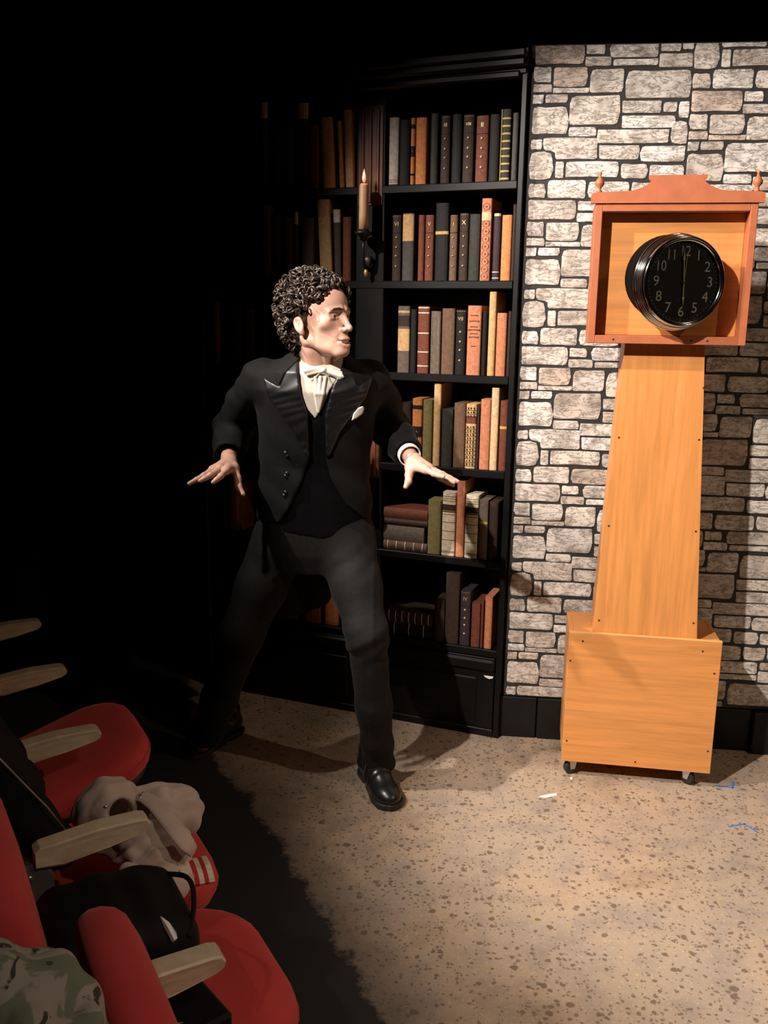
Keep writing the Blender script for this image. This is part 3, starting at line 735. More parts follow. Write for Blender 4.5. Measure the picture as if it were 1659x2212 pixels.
# tapering trunk
T4 = [cuv(1280, 1368, -0.022), cuv(1505, 1385, -0.022), cuv(1523, 745, -0.022), cuv(1350, 745, -0.022)]
tz0, tz1 = bz1-0.004, 1.50
def lerp(a, b_, t): return a + (b_-a)*t
def tu(side, z):
    (ua, za), (ub, zb2) = (T4[0], T4[3]) if side < 0 else (T4[1], T4[2]); return lerp(ua, ub, (z-za)/(zb2-za))
def tquad(name, d0, d1, inset, mat, which):
    if which == 'front': qd = [(tu(-1, tz0), tz0), (tu(1, tz0), tz0), (tu(1, tz1), tz1), (tu(-1, tz1), tz1)]
    elif which == 'left': qd = [(tu(-1, tz0), tz0), (tu(-1, tz0)+0.014, tz0), (tu(-1, tz1)+0.014, tz1), (tu(-1, tz1), tz1)]
    else: qd = [(tu(1, tz0)-0.014, tz0), (tu(1, tz0), tz0), (tu(1, tz1), tz1), (tu(1, tz1)-0.014, tz1)]
    return MB().hexa([cp(u, z, d1) for u, z in qd] + [cp(u, z, d0) for u, z in qd]).build(name, mat, clk)
tquad('trunk_front_panel', -0.036, -0.022, 0, plyv, 'front')
tquad('trunk_side_panel', -0.15, -0.036, 0, plyv, 'left'); tquad('trunk_side_panel', -0.15, -0.036, 0, plyv, 'right')
for x, y in ((1337, 945), (1510, 950), (1315, 1136), (1503, 1148), (1294, 1340), (1498, 1346), (1520, 838)):
    u, z = cuv(x, y, -0.022); screw(u, z, -0.022)
# hood: box frame, back panel, crest, finials
HD = 0.034
h4 = [cuv(1266, 741, HD), cuv(1613, 747, HD), cuv(1637, 440, HD), cuv(1290, 438, HD)]
hu0, hu1 = (h4[0][0]+h4[3][0])/2, (h4[1][0]+h4[2][0])/2; hz0, hz1 = (h4[0][1]+h4[1][1])/2, (h4[2][1]+h4[3][1])/2
fw_, fd_ = 0.021, 0.125
cslab('hood_side', hu0, hu0+fw_, hz0, hz1, HD-fd_, HD, terra); cslab('hood_side', hu1-fw_, hu1, hz0, hz1, HD-fd_, HD, terra)
cslab('hood_top', hu0+fw_, hu1-fw_, hz1-0.022, hz1, HD-fd_, HD, terra); hb = cslab('hood_sill', hu0+fw_, hu1-fw_, hz0, hz0+0.024, HD-fd_, HD, terra)
for u in (hu0+0.075, hu0+0.30, hu0+0.345): screw(u, hz0+0.012, HD)
PD = HD - 0.052
cslab('hood_back_panel', hu0+fw_, hu1-fw_, hz0+0.024, hz1-0.022, PD-0.014, PD, ply)
hc = (hu0+hu1)/2; wv = (hu1-hu0)/2 + 0.014
cr_ = [(-wv, 0), (-wv, 0.022), (-wv+0.004, 0.028), (-wv+0.012, 0.030), (-0.125, 0.034), (-0.105, 0.040), (-0.088, 0.048), (-0.077, 0.056), (-0.074, 0.060), (-0.079, 0.066), (-0.081, 0.076)]
cr_ = cr_ + [(-u, z) for u, z in cr_[::-1]]
MB().prism([cp(hc+u, hz1+0.0005+z, HD+0.006) for u, z in cr_], -cn*0.022).build('crest_board', terra, clk)
for s_ in (-1, 1):
    MB().lathe(cp(hc + s_*(wv-0.022), hz1+0.030, HD-0.004), Zk, [(0.0075, 0), (0.0085, 0.004), (0.0045, 0.009), (0.0055, 0.014), (0.0125, 0.022), (0.0135, 0.029), (0.0095, 0.037), (0.004, 0.044), (0.0035, 0.050), (0.0058, 0.0545), (0.004, 0.057)], 16).build('finial', terra, clk, True)
# castors: fork and wheel each
for k, (u, d, sw) in enumerate(((-0.018, -0.028, -0.5), (0.365, -0.030, 0.75), (-0.012, -0.21, 0.3), (0.375, -0.21, -0.4))):
    roll_dir = ce*math.cos(sw) + cn*math.sin(sw); ax = np.cross(roll_dir, Zk); wc = cp(u, 0.0255, d)
    fk = MB(); fk.box(cp(u, bz0-0.003, d), roll_dir*0.017, ax*0.015, Zk*0.0025)
    for s_ in (-1, 1):
        p_ = wc + ax*s_*0.013
        fk.prism([p_ + roll_dir*-0.008 + Zk*-0.004, p_ + roll_dir*0.008 + Zk*-0.004, p_ + roll_dir*0.016 + Zk*(bz0-0.031), p_ + roll_dir*-0.012 + Zk*(bz0-0.031)], ax*s_*0.002)
    cst = fk.build('castor_fork', steel, clk)
    MB().lathe(wc - ax*0.010, ax, [(0.008, 0.0), (0.019, 0.0), (0.0245, 0.003), (0.025, 0.010), (0.0245, 0.017), (0.019, 0.020), (0.008, 0.020)], 20).build('wheel', rubber, cst, True)

# ---- round chrome wall clock swung out of the hood on a black drum
chrome = basic('polished_chrome', (0.78, 0.77, 0.76), 0.10, 0.03, 20, 0.0, 1.0)
dialm = basic('black_dial', (0.012, 0.011, 0.010), 0.5, 0.2, 60, 0.0)
gloss = basic('gloss_black_plastic', (0.003, 0.003, 0.0035), 0.8, 0.2, 30, 0.0, spec=0.05)
nump = basic('pale_numeral_paint', (0.80, 0.79, 0.75), 0.5, 0.08, 60, 0.0)
lume = basic('yellowed_hand_paint', (0.85, 0.76, 0.36), 0.5, 0.08, 60, 0.0)
dimm = basic('dim_minute_mark', (0.25, 0.25, 0.24), 0.5, 0.1, 60, 0.0)
yaw = math.radians(21); tl = math.radians(0)
ca = cn*math.cos(yaw) + ce*math.sin(yaw)                       # dial normal
cx_ = np.cross(Zk, ca); cx_ /= np.linalg.norm(cx_); cx_ = cx_ if cx_@ce > 0 else -cx_
cy_ = np.cross(ca, cx_); cy_ = cy_ if cy_[2] > 0 else -cy_
FD = HD + 0.062
uc, zc = cuv(1476, 609, FD)
fc_ = cp(uc, zc, FD)                                            # centre of the dial face
R = 0.128
wcl = empty('wall_clock', fc_ - ca*0.05 - Zk*R, 'round black-dialled wall clock with chrome rim inside the clock hood', 'clock')
MB().lathe(fc_ - ca*0.042, ca, [(R-0.012, 0.0), (R+0.004, 0.001), (R+0.006, 0.004), (R+0.006, 0.009), (R+0.003, 0.012), (R+0.001, 0.022), (R-0.001, 0.034), (R-0.003, 0.043), (R-0.006, 0.050), (R-0.011, 0.052), (R-0.0155, 0.0485), (R-0.017, 0.042)], 72, cap=False).build('chrome_case', chrome, wcl, True)
for hh, rr_, tt in ((0.006, R+0.006, 0.0036), (0.016, R+0.0035, 0.0028), (0.024, R+0.002, 0.0026), (0.032, R+0.0005, 0.0026), (0.048, R-0.006, 0.0046)):
    MB().tube([fc_ + ca*(hh-0.042) + cx_*rr_*math.cos(t) + cy_*rr_*math.sin(t) for t in np.linspace(0, 2*math.pi, 73)[:-1]], tt, 10, True).build('chrome_ring', chrome, wcl, True)
MB().lathe(fc_ - ca*0.002, ca, [(R-0.014, -0.004), (R-0.014, 0.0), (0.001, 0.0)], 48).build('dial', dialm, wcl)
# drum joining the clock to the hood panel
pc = cp(cuv(1442, 600, PD)[0], cuv(1442, 600, PD)[1], PD+0.001)
n_ = 40; V = []
back_c = fc_ - ca*0.040
for k in range(n_):
    a = 2*math.pi*k/n_; V.append(pc + ce*0.124*math.cos(a) + Zk*0.124*math.sin(a))
for k in range(n_):
    a = 2*math.pi*k/n_; V.append(back_c + cx_*0.124*math.cos(a) + cy_*0.124*math.sin(a))
obj('drum', V, [(k, (k+1) % n_, n_+(k+1) % n_, n_+k) for k in range(n_)] + [list(range(n_))[::-1], list(range(n_, 2*n_))], gloss, wcl, True)
def dp(r, ang, h=0.0):                                          # ang clockwise from 12
    return fc_ + cx_*r*math.sin(ang) + cy_*r*math.cos(ang) + ca*h
for k in range(60):
    a = 2*math.pi*k/60; o_ = dp(R-0.022, a, -0.0015); r_ = cx_*math.sin(a) + cy_*math.cos(a); t_ = cx_*math.cos(a) - cy_*math.sin(a)
    MB().box(o_, t_*(0.0009 if k % 5 else 0.0016), r_*(0.0022 if k % 5 else 0.003), ca*0.0006).build('minute_mark', dimm, wcl)
for k in range(1, 13):
    text_mesh('numeral', str(k), 0.041, nump, wcl, dp(R-0.044, 2*math.pi*k/12, -0.0012), cx_*(0.86 if k > 9 else 1.0), cy_, ca, 0.0006)
def hand(name, ang, ln, w_, h, mat, tail=0.012, spear=True):
    r_ = cx_*math.sin(ang) + cy_*math.cos(ang); t_ = cx_*math.cos(ang) - cy_*math.sin(ang); b0 = fc_ + ca*h
    pl_ = [b0 - r_*tail - t_*w_, b0 - r_*tail + t_*w_, b0 + r_*ln*0.62 + t_*w_]
    if spear: pl_ += [b0 + r_*ln*0.64 + t_*w_*2.8, b0 + r_*ln*0.76 + t_*w_*1.2, b0 + r_*ln, b0 + r_*ln*0.76 - t_*w_*1.2, b0 + r_*ln*0.64 - t_*w_*2.8]
    else: pl_ += [b0 + r_*ln + t_*w_*0.6, b0 + r_*ln - t_*w_*0.6]
    pl_ += [b0 + r_*ln*0.62 - t_*w_]
    MB().prism(pl_, ca*0.0007).build(name, mat, wcl)
hand('hour_hand', math.radians(177), 0.068, 0.0016, 0.0022, lume)
hand('minute_hand', math.radians(-4), 0.096, 0.0013, 0.0034, lume)
hand('second_hand', math.radians(3), 0.078, 0.0006, 0.0046, nump, 0.02, False)
MB().lathe(fc_, ca, [(0.0055, 0.0), (0.0055, 0.005), (0.003, 0.0064)], 16).build('hub', steel, wcl)
text_mesh('maker_line', '-----', 0.010, dimm, wcl, dp(-0.050, 0, -0.0012) - cx_*0.008, cx_, cy_, ca, 0.0004)
gm, nt, b = newmat('clock_glass'); nt.nodes.remove(b)
tr = N(nt, 'ShaderNodeBsdfTransparent'); gl_ = N(nt, 'ShaderNodeBsdfGlossy'); gl_.inputs['Roughness'].default_value = 0.03
ms = N(nt, 'ShaderNodeMixShader'); fr = N(nt, 'ShaderNodeFresnel'); fr.inputs[0].default_value = 1.35
L(nt, fr.outputs[0], ms.inputs[0]); L(nt, tr.outputs[0], ms.inputs[1]); L(nt, gl_.outputs[0], ms.inputs[2]); L(nt, ms.outputs[0], nt.nodes['Material Output'].inputs[0])
MB().lathe(fc_ + ca*0.0062, ca, [(R-0.014, 0.0), (R*0.6, 0.0012), (0.001, 0.002)], 40, cap=False).build('glass', gm, wcl, True)

# ================================================================== FLOOR MARKS AND SCRAPS
blue = basic('blue_tape', (0.035, 0.16, 0.55), 0.6, 0.15, 60, 0.1)
def strip(name, pts, wd, mat, parent=None, h=0.0006):
    mb = MB()
    for a, c_ in zip(pts[:-1], pts[1:]):
        a, c_ = np.array(a), np.array(c_); d = (c_-a); ln = np.linalg.norm(d); d /= ln; s_ = np.array([-d[1], d[0], 0])
        mb.box((a+c_)/2 + Zk*(h/2+0.0001), d*(ln/2+wd*0.3), s_*wd/2, Zk*h/2)
    return mb.build(name, mat, parent)
tag(strip('tape_mark', [G(1545, 1697), G(1583, 1702), G(1584, 1690)], 0.007, blue), 'L-shaped blue tape mark on the floor beside the clock castor', 'tape mark', 'blue spike marks')
tag(strip('tape_mark', [G(1574, 1786), G(1608, 1780), G(1637, 1798)], 0.006, blue), 'chevron of blue tape on the open tan floor', 'tape mark', 'blue spike marks')
paper = basic('white_scrap', (0.75, 0.72, 0.66), 0.7, 0.08, 60, 0.1)
pp_ = [G(1163, 1722), G(1180, 1724), G(1203, 1719), G(1202, 1714), G(1188, 1716), G(1168, 1720)]
o = MB().prism([p + Zk*0.0004 for p in pp_], Zk*0.0012).build('paper_scrap', paper); tag(o, 'thin white paper scrap on the floor between shoe and clock', 'scrap')
o = MB().prism([G(1232, 1686) + Zk*0.0003, G(1237, 1685) + Zk*0.0003, G(1236, 1680) + Zk*0.0003, G(1231, 1681) + Zk*0.0003], Zk*0.003).build('paper_scrap', paper); tag(o, 'tiny white crumb on the floor below the left castor', 'scrap')

# ================================================================== IMPLICIT-SURFACE HELPERS
def grid(lo, hi, h):
    lo = np.asarray(lo, float); n = np.ceil((np.asarray(hi)-lo)/h).astype(int) + 1
    ax = [lo[i] + h*np.arange(n[i]) for i in range(3)]
    X, Y, Z = np.meshgrid(*ax, indexing='ij')
    return np.stack([X, Y, Z], -1).reshape(-1, 3).astype(np.float32), n, lo, h
def rc(p, a, b_, r1, r2=None):
    r2 = r1 if r2 is None else r2
    a = np.asarray(a, np.float32); ba = np.asarray(b_, np.float32) - a; pa = p - a
    t = np.clip(pa@ba/max(1e-9, float(ba@ba)), 0, 1)
    return np.sqrt(((pa - t[:, None]*ba)**2).sum(1)) - (r1 + (r2-r1)*t)
def chain(p, pts, rs, k=0.0):
    d = None
    for i in range(len(pts)-1):
        e = rc(p, pts[i], pts[i+1], rs[i], rs[i+1]); d = e if d is None else smin(d, e, k)
    return d
def sph(p, c, r): return np.sqrt(((p - np.asarray(c, np.float32))**2).sum(1)) - r
def ell(p, c, r, M=None):
    q = p - np.asarray(c, np.float32)
    if M is not None: q = q@np.asarray(M, np.float32).T
    r = np.asarray(r, np.float32); k0 = np.sqrt(((q/r)**2).sum(1)); k1 = np.sqrt(((q/(r*r))**2).sum(1)) + 1e-9
    return k0*(k0-1)/k1
def rbox(p, c, hs, r, M=None):
    q = p - np.asarray(c, np.float32)
    if M is not None: q = q@np.asarray(M, np.float32).T
    q = np.abs(q) - (np.asarray(hs, np.float32) - r)
    return np.sqrt((np.maximum(q, 0)**2).sum(1)) + np.minimum(q.max(1), 0) - r
def smin(a, b_, k):
    if k <= 0: return np.minimum(a, b_)
    h = np.maximum(k - np.abs(a-b_), 0)/k; return np.minimum(a, b_) - h*h*k*0.25
def smax(a, b_, k): return -smin(-a, -b_, k)
def poly2d(pt, poly):
    """signed distance of 2D points to polygon (negative inside)"""
    poly = np.asarray(poly, np.float32); d = np.full(len(pt), 1e9, np.float32); s = np.ones(len(pt), bool)
    n = len(poly)
    for i in range(n):
        a, b_ = poly[i], poly[(i-1) % n]; e = b_ - a; w_ = pt - a
        t = np.clip(w_@e/max(1e-9, float(e@e)), 0, 1); q = w_ - t[:, None]*e; d = np.minimum(d, (q*q).sum(1))
        c1 = pt[:, 1] >= a[1]; c2 = pt[:, 1] < b_[1]; c3 = e[0]*w_[:, 1] > e[1]*w_[:, 0]
        al = c1 & c2 & c3; no = (~c1) & (~c2) & (~c3); s ^= (al | no)
    return np.where(s, 1, -1)*np.sqrt(d)
def surfnet(Fv, n, lo, h):
    """naive surface nets -> verts, quads"""
    Fv = Fv.reshape(n).astype(np.float32); Fv[0] = Fv[-1] = 1; Fv[:, 0] = Fv[:, -1] = 1; Fv[:, :, 0] = Fv[:, :, -1] = 1
    S = Fv < 0
    c = [(i, j, k) for i in (0, 1) for j in (0, 1) for k in (0, 1)]
    sub = lambda A, o_: A[o_[0]:n[0]-1+o_[0], o_[1]:n[1]-1+o_[1], o_[2]:n[2]-1+o_[2]]
    cnt = sum(sub(S, o_).astype(np.uint8) for o_ in c)
    act = (cnt > 0) & (cnt < 8); ids = np.argwhere(act); m = len(ids)
    acc = np.zeros((m, 3), np.float32); num = np.zeros(m, np.float32)
    vals = {o_: Fv[ids[:, 0]+o_[0], ids[:, 1]+o_[1], ids[:, 2]+o_[2]] for o_ in c}
    for a in c:
        for ax in range(3):
            if a[ax] == 1: continue
            b_ = tuple(a[i] + (1 if i == ax else 0) for i in range(3))
            va, vb = vals[a], vals[b_]; x = (va < 0) != (vb < 0)
            t = np.where(x, va/(va - vb + 1e-12), 0)
            p = np.tile(np.array(a, np.float32), (m, 1)); p[:, ax] += t
            acc += p*x[:, None]; num += x
    V = lo + h*(ids + acc/num[:, None])
    idx = -np.ones(tuple(n-1), np.int64); idx[ids[:, 0], ids[:, 1], ids[:, 2]] = np.arange(m)
    Q = []
    for ax in range(3):
        sl0 = [slice(1, n[i]-1) for i in range(3)]; sl1 = list(sl0); sl0[ax] = slice(0, n[ax]-1); sl1[ax] = slice(1, n[ax])
        s0, s1 = S[tuple(sl0)], S[tuple(sl1)]
        e = np.argwhere(s0 != s1); off = np.array([1, 1, 1]); off[ax] = 0; base = e + off
        u, v = [(1, 2), (2, 0), (0, 1)][ax]
        du = np.zeros(3, int); du[u] = 1; dv = np.zeros(3, int); dv[v] = 1
        g = lambda q: idx[q[:, 0], q[:, 1], q[:, 2]]
        q = np.stack([g(base-du-dv), g(base-dv), g(base), g(base-du)], 1)
        inside = s0[e[:, 0], e[:, 1], e[:, 2]]
        Q.append(np.where(inside[:, None], q, q[:, ::-1]))
    return V, np.concatenate(Q)
def solid(name, f, lo, hi, h, mat, parent=None, origin=None, relax=1):
    p, n, lo_, h_ = grid(lo, hi, h)
    V, Q = surfnet(f(p), n, lo_, h_)
    for _ in range(relax):
        acc = np.zeros_like(V); num = np.zeros(len(V))
        for a, b_ in ((0, 1), (1, 2), (2, 3), (3, 0)):
            np.add.at(acc, Q[:, a], V[Q[:, b_]]); np.add.at(num, Q[:, a], 1)
            np.add.at(acc, Q[:, b_], V[Q[:, a]]); np.add.at(num, Q[:, b_], 1)
        V = 0.45*V + 0.55*acc/num[:, None]
    if name is None: return V, Q
    return fastobj(name, V, Q, mat, parent, origin)
def fastobj(name, V, Q, mat, parent=None, origin=None):
    V = np.asarray(V, float)
    if origin is None:
        if parent is not None: origin = _wl(parent)
        else: lo, hi = V.min(0), V.max(0); origin = np.array([(lo[0]+hi[0])/2, (lo[1]+hi[1])/2, lo[2]])
    me = bpy.data.meshes.new(name); me.vertices.add(len(V)); me.vertices.foreach_set('co', (V-origin).astype(np.float32).ravel())
    Q = np.asarray(Q); k = Q.shape[1]
    me.loops.add(Q.size); me.loops.foreach_set('vertex_index', Q.ravel().astype(np.int32)); me.polygons.add(len(Q))
    me.polygons.foreach_set('loop_start', np.arange(0, Q.size, k, dtype=np.int32))
    me.polygons.foreach_set('use_smooth', np.ones(len(Q), bool)); me.update(calc_edges=True); me.validate()
    me.materials.append(mat)
    o = bpy.data.objects.new(name, me); col.objects.link(o)
    if parent is not None: o.parent = parent; o.location = Vector(np.asarray(origin) - _wl(parent))
    else: o.location = Vector(origin)
    return o
def bounds(pts, pad): pts = np.asarray(pts); return pts.min(0)-pad, pts.max(0)+pad
def pxy(p, Yref):
    """pixel of each point slid along y onto the plane y = Yref (straight extrusion along y)"""
    d = np.stack([p[:, 0], np.full(len(p), Yref, np.float32), p[:, 2]], 1) - CC.astype(np.float32)
    z = d@FW.astype(np.float32)
    return np.stack([W_/2 + F*(d@CR.astype(np.float32))/z, H_/2 - F*(d@CU.astype(np.float32))/z], 1)

# ================================================================== THE PERSON
skin_m, nt, b = newmat('skin')
v = coords(nt); n1 = noise(nt, v, 40, 4, 0.6)
L(nt, ramp(nt, n1, [(0.3, (0.50, 0.275, 0.20)), (0.7, (0.60, 0.35, 0.265))]).outputs[0], b.inputs['Base Color'])
b.inputs['Roughness'].default_value = 0.48; b.inputs['Subsurface Weight'].default_value = 0.12; b.inputs['Subsurface Radius'].default_value = (0.010, 0.004, 0.002); b.inputs['Subsurface Scale'].default_value = 0.6
bump(nt, b, noise(nt, v, 260, 2), 0.08, 0.001)
coatm = basic('black_wool_cloth', (0.0026, 0.0026, 0.0030), 0.8, 0.3, 60, 0.15, sheen=0.02, spec=0.2)
satin = basic('black_satin', (0.004, 0.004, 0.005), 0.42, 0.2, 40, 0.1)
trom = basic('charcoal_trouser_cloth', (0.0068, 0.0064, 0.0062), 0.8, 0.25, 70, 0.15, sheen=0.02, spec=0.2)
vestm = basic('black_waistcoat_cloth', (0.0014, 0.0014, 0.0018), 0.8, 0.3, 70, 0.15, spec=0.08)
shirtm = basic('ivory_shirt_satin', (0.50, 0.45, 0.37), 0.45, 0.06, 40, 0.1)
whitem = basic('white_cotton', (0.78, 0.75, 0.72), 0.6, 0.05, 60, 0.1)
shoem = basic('black_shoe_leather', (0.010, 0.010, 0.011), 0.30, 0.3, 50, 0.15)
hairm = basic('dark_brown_hair', (0.034, 0.021, 0.013), 0.40, 0.45, 60, 0.0, spec=0.5)

J = dict(pel=P(676, 1135, 2.79), chest=P(684, 900, 2.73), nb=P(690, 790, 2.69),
 rs=P(566, 822, 2.71), re=P(503, 925, 2.90), rw=P(493, 992, 2.69), ls=P(797, 822, 2.75), le=P(842, 925, 2.92), lw=P(887, 987, 2.67),
 rh=P(606, 1165, 2.83), rk=P(522, 1372, 2.74), ra=P(437, 1605, 2.90), lh=P(748, 1165, 2.78), lk=P(792, 1368, 2.64), la=P(816, 1640, 2.715))
Hc = P(688, 704, 2.62)
hy, hp = math.radians(57), math.radians(7)
hf = np.array([math.sin(hy)*math.cos(hp), -math.cos(hy)*math.cos(hp), math.sin(hp)]); hl = np.array([math.cos(hy), math.sin(hy), 0.0]); hu = np.cross(hf, hl)
hu = hu if hu[2] > 0 else -hu
MH = np.stack([hf, hl, hu]).astype(np.float32)
def H(f_, l_, u_): return Hc + hf*f_ + hl*l_ + hu*u_
def head_sdf(p):
    q = (p - Hc.astype(np.float32))@MH.T
    qa = q.copy(); qa[:, 1] = np.abs(qa[:, 1])
    d = ell(q, (-0.012, 0, 0.052), (0.093, 0.073, 0.080))
    d = smin(d, ell(q, (0.034, 0, 0.052), (0.056, 0.058, 0.058)), 0.03)
    d = smin(d, ell(q, (0.036, 0, -0.018), (0.050, 0.051, 0.068)), 0.025)
    d = smin(d, rc(qa, (-0.002, 0.044, -0.042), (0.066, 0.014, -0.079), 0.013, 0.0125), 0.018)
    d = smin(d, ell(q, (0.076, 0, -0.078), (0.019, 0.020, 0.016)), 0.016)
    d = smin(d, sph(qa, (0.056, 0.044, 0.001), 0.014), 0.022)
    d = smin(d, ell(q, (0.070, 0, -0.048), (0.024, 0.028, 0.026)), 0.018)
    d = smin(d, rc(qa, (0.0905, 0.010, 0.0345), (0.075, 0.045, 0.0305), 0.0080, 0.0070), 0.010)
    # cheek hollow, eye sockets
    d = smax(d, -sph(qa, (0.060, 0.066, -0.045), 0.019), 0.022)
    d = smax(d, -ell(qa, (0.099, 0.033, 0.0185), (0.020, 0.020, 0.0115)), 0.012)
    d = smin(d, sph(qa, (0.0700, 0.032, 0.0185), 0.0128), 0.002)
    d = smin(d, rc(qa, (0.0820, 0.021, 0.0240), (0.0735, 0.045, 0.0205), 0.0040), 0.004)
    d = smin(d, rc(qa, (0.0810, 0.021, 0.0125), (0.0735, 0.043, 0.0120), 0.0034), 0.006)
    # nose
    d = smin(d, rc(q, (0.086, 0, 0.030), (0.104, 0, -0.015), 0.0072, 0.0090), 0.010)
    d = smin(d, sph(q, (0.1065, 0, -0.018), 0.0092), 0.005)
    d = smin(d, ell(qa, (0.0945, 0.0125, -0.021), (0.011, 0.0072, 0.0078)), 0.006)
    d = smax(d, -ell(qa, (0.099, 0.0075, -0.0295), (0.005, 0.0034, 0.004)), 0.003)
    # open mouth
    d = smin(d, chain(qa, [(0.0950, 0, -0.0460), (0.0925, 0.010, -0.0450), (0.0815, 0.027, -0.0465)], [0.0046, 0.0044, 0.0026]), 0.006)
    d = smin(d, chain(qa, [(0.0935, 0, -0.0650), (0.0895, 0.013, -0.0630), (0.0805, 0.027, -0.0490)], [0.0054, 0.0050, 0.0026]), 0.006)
    d = smax(d, -chain(qa, [(0.094, 0, -0.0560), (0.091, 0.011, -0.0545), (0.083, 0.023, -0.0490)], [0.0058, 0.0050, 0.0018]), 0.003)
    d = smax(d, -rc(qa, (0.093, 0.018, -0.026), (0.082, 0.032, -0.052), 0.0022), 0.010)      # fold beside the mouth
    # ears
    th = math.radians(14); Me = np.array([[math.cos(th), 0, math.sin(th)], [0, 1, 0], [-math.sin(th), 0, math.cos(th)]])
    e = ell(qa, (-0.010, 0.077, 0.004), (0.0160, 0.0085, 0.0245), Me); e = smin(e, ell(qa, (-0.004, 0.073, -0.018), (0.0075, 0.006, 0.009)), 0.006)
    e = smax(e, -ell(qa, (-0.006, 0.087, 0.004), (0.0100, 0.0085, 0.0160), Me), 0.004)
    e = smin(e, rc(qa, (-0.012, 0.079, -0.010), (-0.008, 0.080, 0.012), 0.0030), 0.004)
    d = smin(d, e, 0.005)
    return d
NB = J['nb']
def neck_sdf(p):
    d = rc(p, H(-0.026, 0, -0.03), NB - np.array([0.004, -0.015, 0.03]), 0.044, 0.052)
    d = smin(d, rc(p, H(-0.020, -0.050, -0.03), NB + np.array([0.012, -0.042, -0.02]), 0.009, 0.010), 0.02)
    d = smin(d, rc(p, H(0.016, 0.0, -0.085), NB + np.array([0.026, -0.040, -0.01]), 0.012, 0.014), 0.02)
    return d
def hand_sdf(p, D):
    d = None
    for k in ('I', 'M', 'R', 'L'):                              # index, middle, ring, little
        m_, pi_, t_ = D[k]; s_ = {'I': 1.0, 'M': 1.04, 'R': 1.0, 'L': 0.86}[k]
        mid = pi_*0.48 + t_*0.52 + (pi_-(m_+t_)/2)*0.10
        e = chain(p, [m_, pi_, mid, t_], [0.0098*s_, 0.0086*s_, 0.0078*s_, 0.0062*s_], 0.003)
        e = smin(e, sph(p, pi_, 0.0090*s_), 0.004)
        pal = rc(p, D['W']*0.85 + m_*0.15, m_, 0.0165, 0.0118)
        e = smin(e, pal, 0.006)
        d = e if d is None else smin(d, e, 0.0025)
    c_, m_, i_, t_ = D['T']
    th_ = chain(p, [c_, m_, i_, t_], [0.0150, 0.0118, 0.0102, 0.0072], 0.005)
    th_ = smin(th_, rc(p, D['W'], c_, 0.0185, 0.0150), 0.010)
    d = smin(d, th_, 0.010)
    d = smin(d, rc(p, c_, D['I'][0], 0.0120, 0.0100), 0.010)
    d = smin(d, rc(p, D['W'], (D['M'][0]+D['R'][0])/2, 0.0200, 0.0120), 0.012)
    d = smin(d, rc(p, D['A'], D['W'], 0.026, 0.0225), 0.012)
    return d
def zr(x, y, Y): return P(380 + x/9.217, 960 + y/9.217, Y)
def zl(x, y, Y): return P(840 + x/9.217, 950 + y/9.217, Y)
RH = dict(A=J['re']*0.45 + J['rw']*0.55, W=zr(1055, 370, 2.675), I=(zr(1000, 520, 2.605), zr(890, 635, 2.562), zr(740, 755, 2.540)), M=(zr(885, 475, 2.612), zr(690, 610, 2.578), zr(480, 725, 2.562)),
          R=(zr(790, 470, 2.628), zr(560, 620, 2.600), zr(265, 780, 2.585)), L=(zr(730, 490, 2.650), zr(560, 610, 2.632), zr(420, 690, 2.622)),
          T=(zr(1150, 470, 2.655), zr(1225, 680, 2.630), zr(1250, 850, 2.612), zr(1335, 985, 2.602)))
LH = dict(A=J['le']*0.45 + J['lw']*0.55, W=zl(470, 400, 2.670), I=(zl(740, 600, 2.605), zl(910, 680, 2.580), zl(1085, 735, 2.562)), M=(zl(790, 570, 2.622), zl(1020, 690, 2.598), zl(1300, 845, 2.580)),
          R=(zl(810, 560, 2.645), zl(1070, 690, 2.622), zl(1370, 832, 2.608)), L=(zl(780, 600, 2.668), zl(1020, 770, 2.655), zl(1280, 910, 2.648)),
          T=(zl(430, 540, 2.645), zl(400, 700, 2.622), zl(390, 830, 2.608), zl(335, 935, 2.600)))
def hpts(D): return [D['W']] + [q for k in 'IMRLT' for q in D[k]]

# torso as stacked ellipses taken from the outline
TR = [(1225, 585, 775, 2.800, 0.100), (1185, 562, 795, 2.800, 0.115), (1100, 566, 796, 2.785, 0.112), (1000, 570, 790, 2.765, 0.110), (900, 566, 802, 2.735, 0.122), (840, 560, 812, 2.715, 0.122), (800, 578, 795, 2.705, 0.105), (772, 632, 742, 2.700, 0.070), (752, 660, 722, 2.695, 0.05)]
_st = []
for y, xl, xr, Yc, bd_ in TR:
    a_, c_ = P(xl, y, Yc), P(xr, y, Yc); _st.append(((a_[2]+c_[2])/2, (a_[0]+c_[0])/2, Yc, (c_[0]-a_[0])/2, bd_))
_st = np.array(_st)
def torso_sdf(p, grow=0.0):
    z = p[:, 2]; cx = np.interp(z, _st[:, 0], _st[:, 1]); cy = np.interp(z, _st[:, 0], _st[:, 2]); a = np.interp(z, _st[:, 0], _st[:, 3]) + grow; b_ = np.interp(z, _st[:, 0], _st[:, 4]) + grow
    x, y = (p[:, 0]-cx)/a, (p[:, 1]-cy)/b_
    k = (np.abs(x)**2.3 + np.abs(y)**2.3)**(1/2.3)
    d = (k-1)*np.minimum(a, b_)
    return np.maximum(d, np.maximum(z - _st[-1, 0], _st[0, 0] - z)).astype(np.float32)
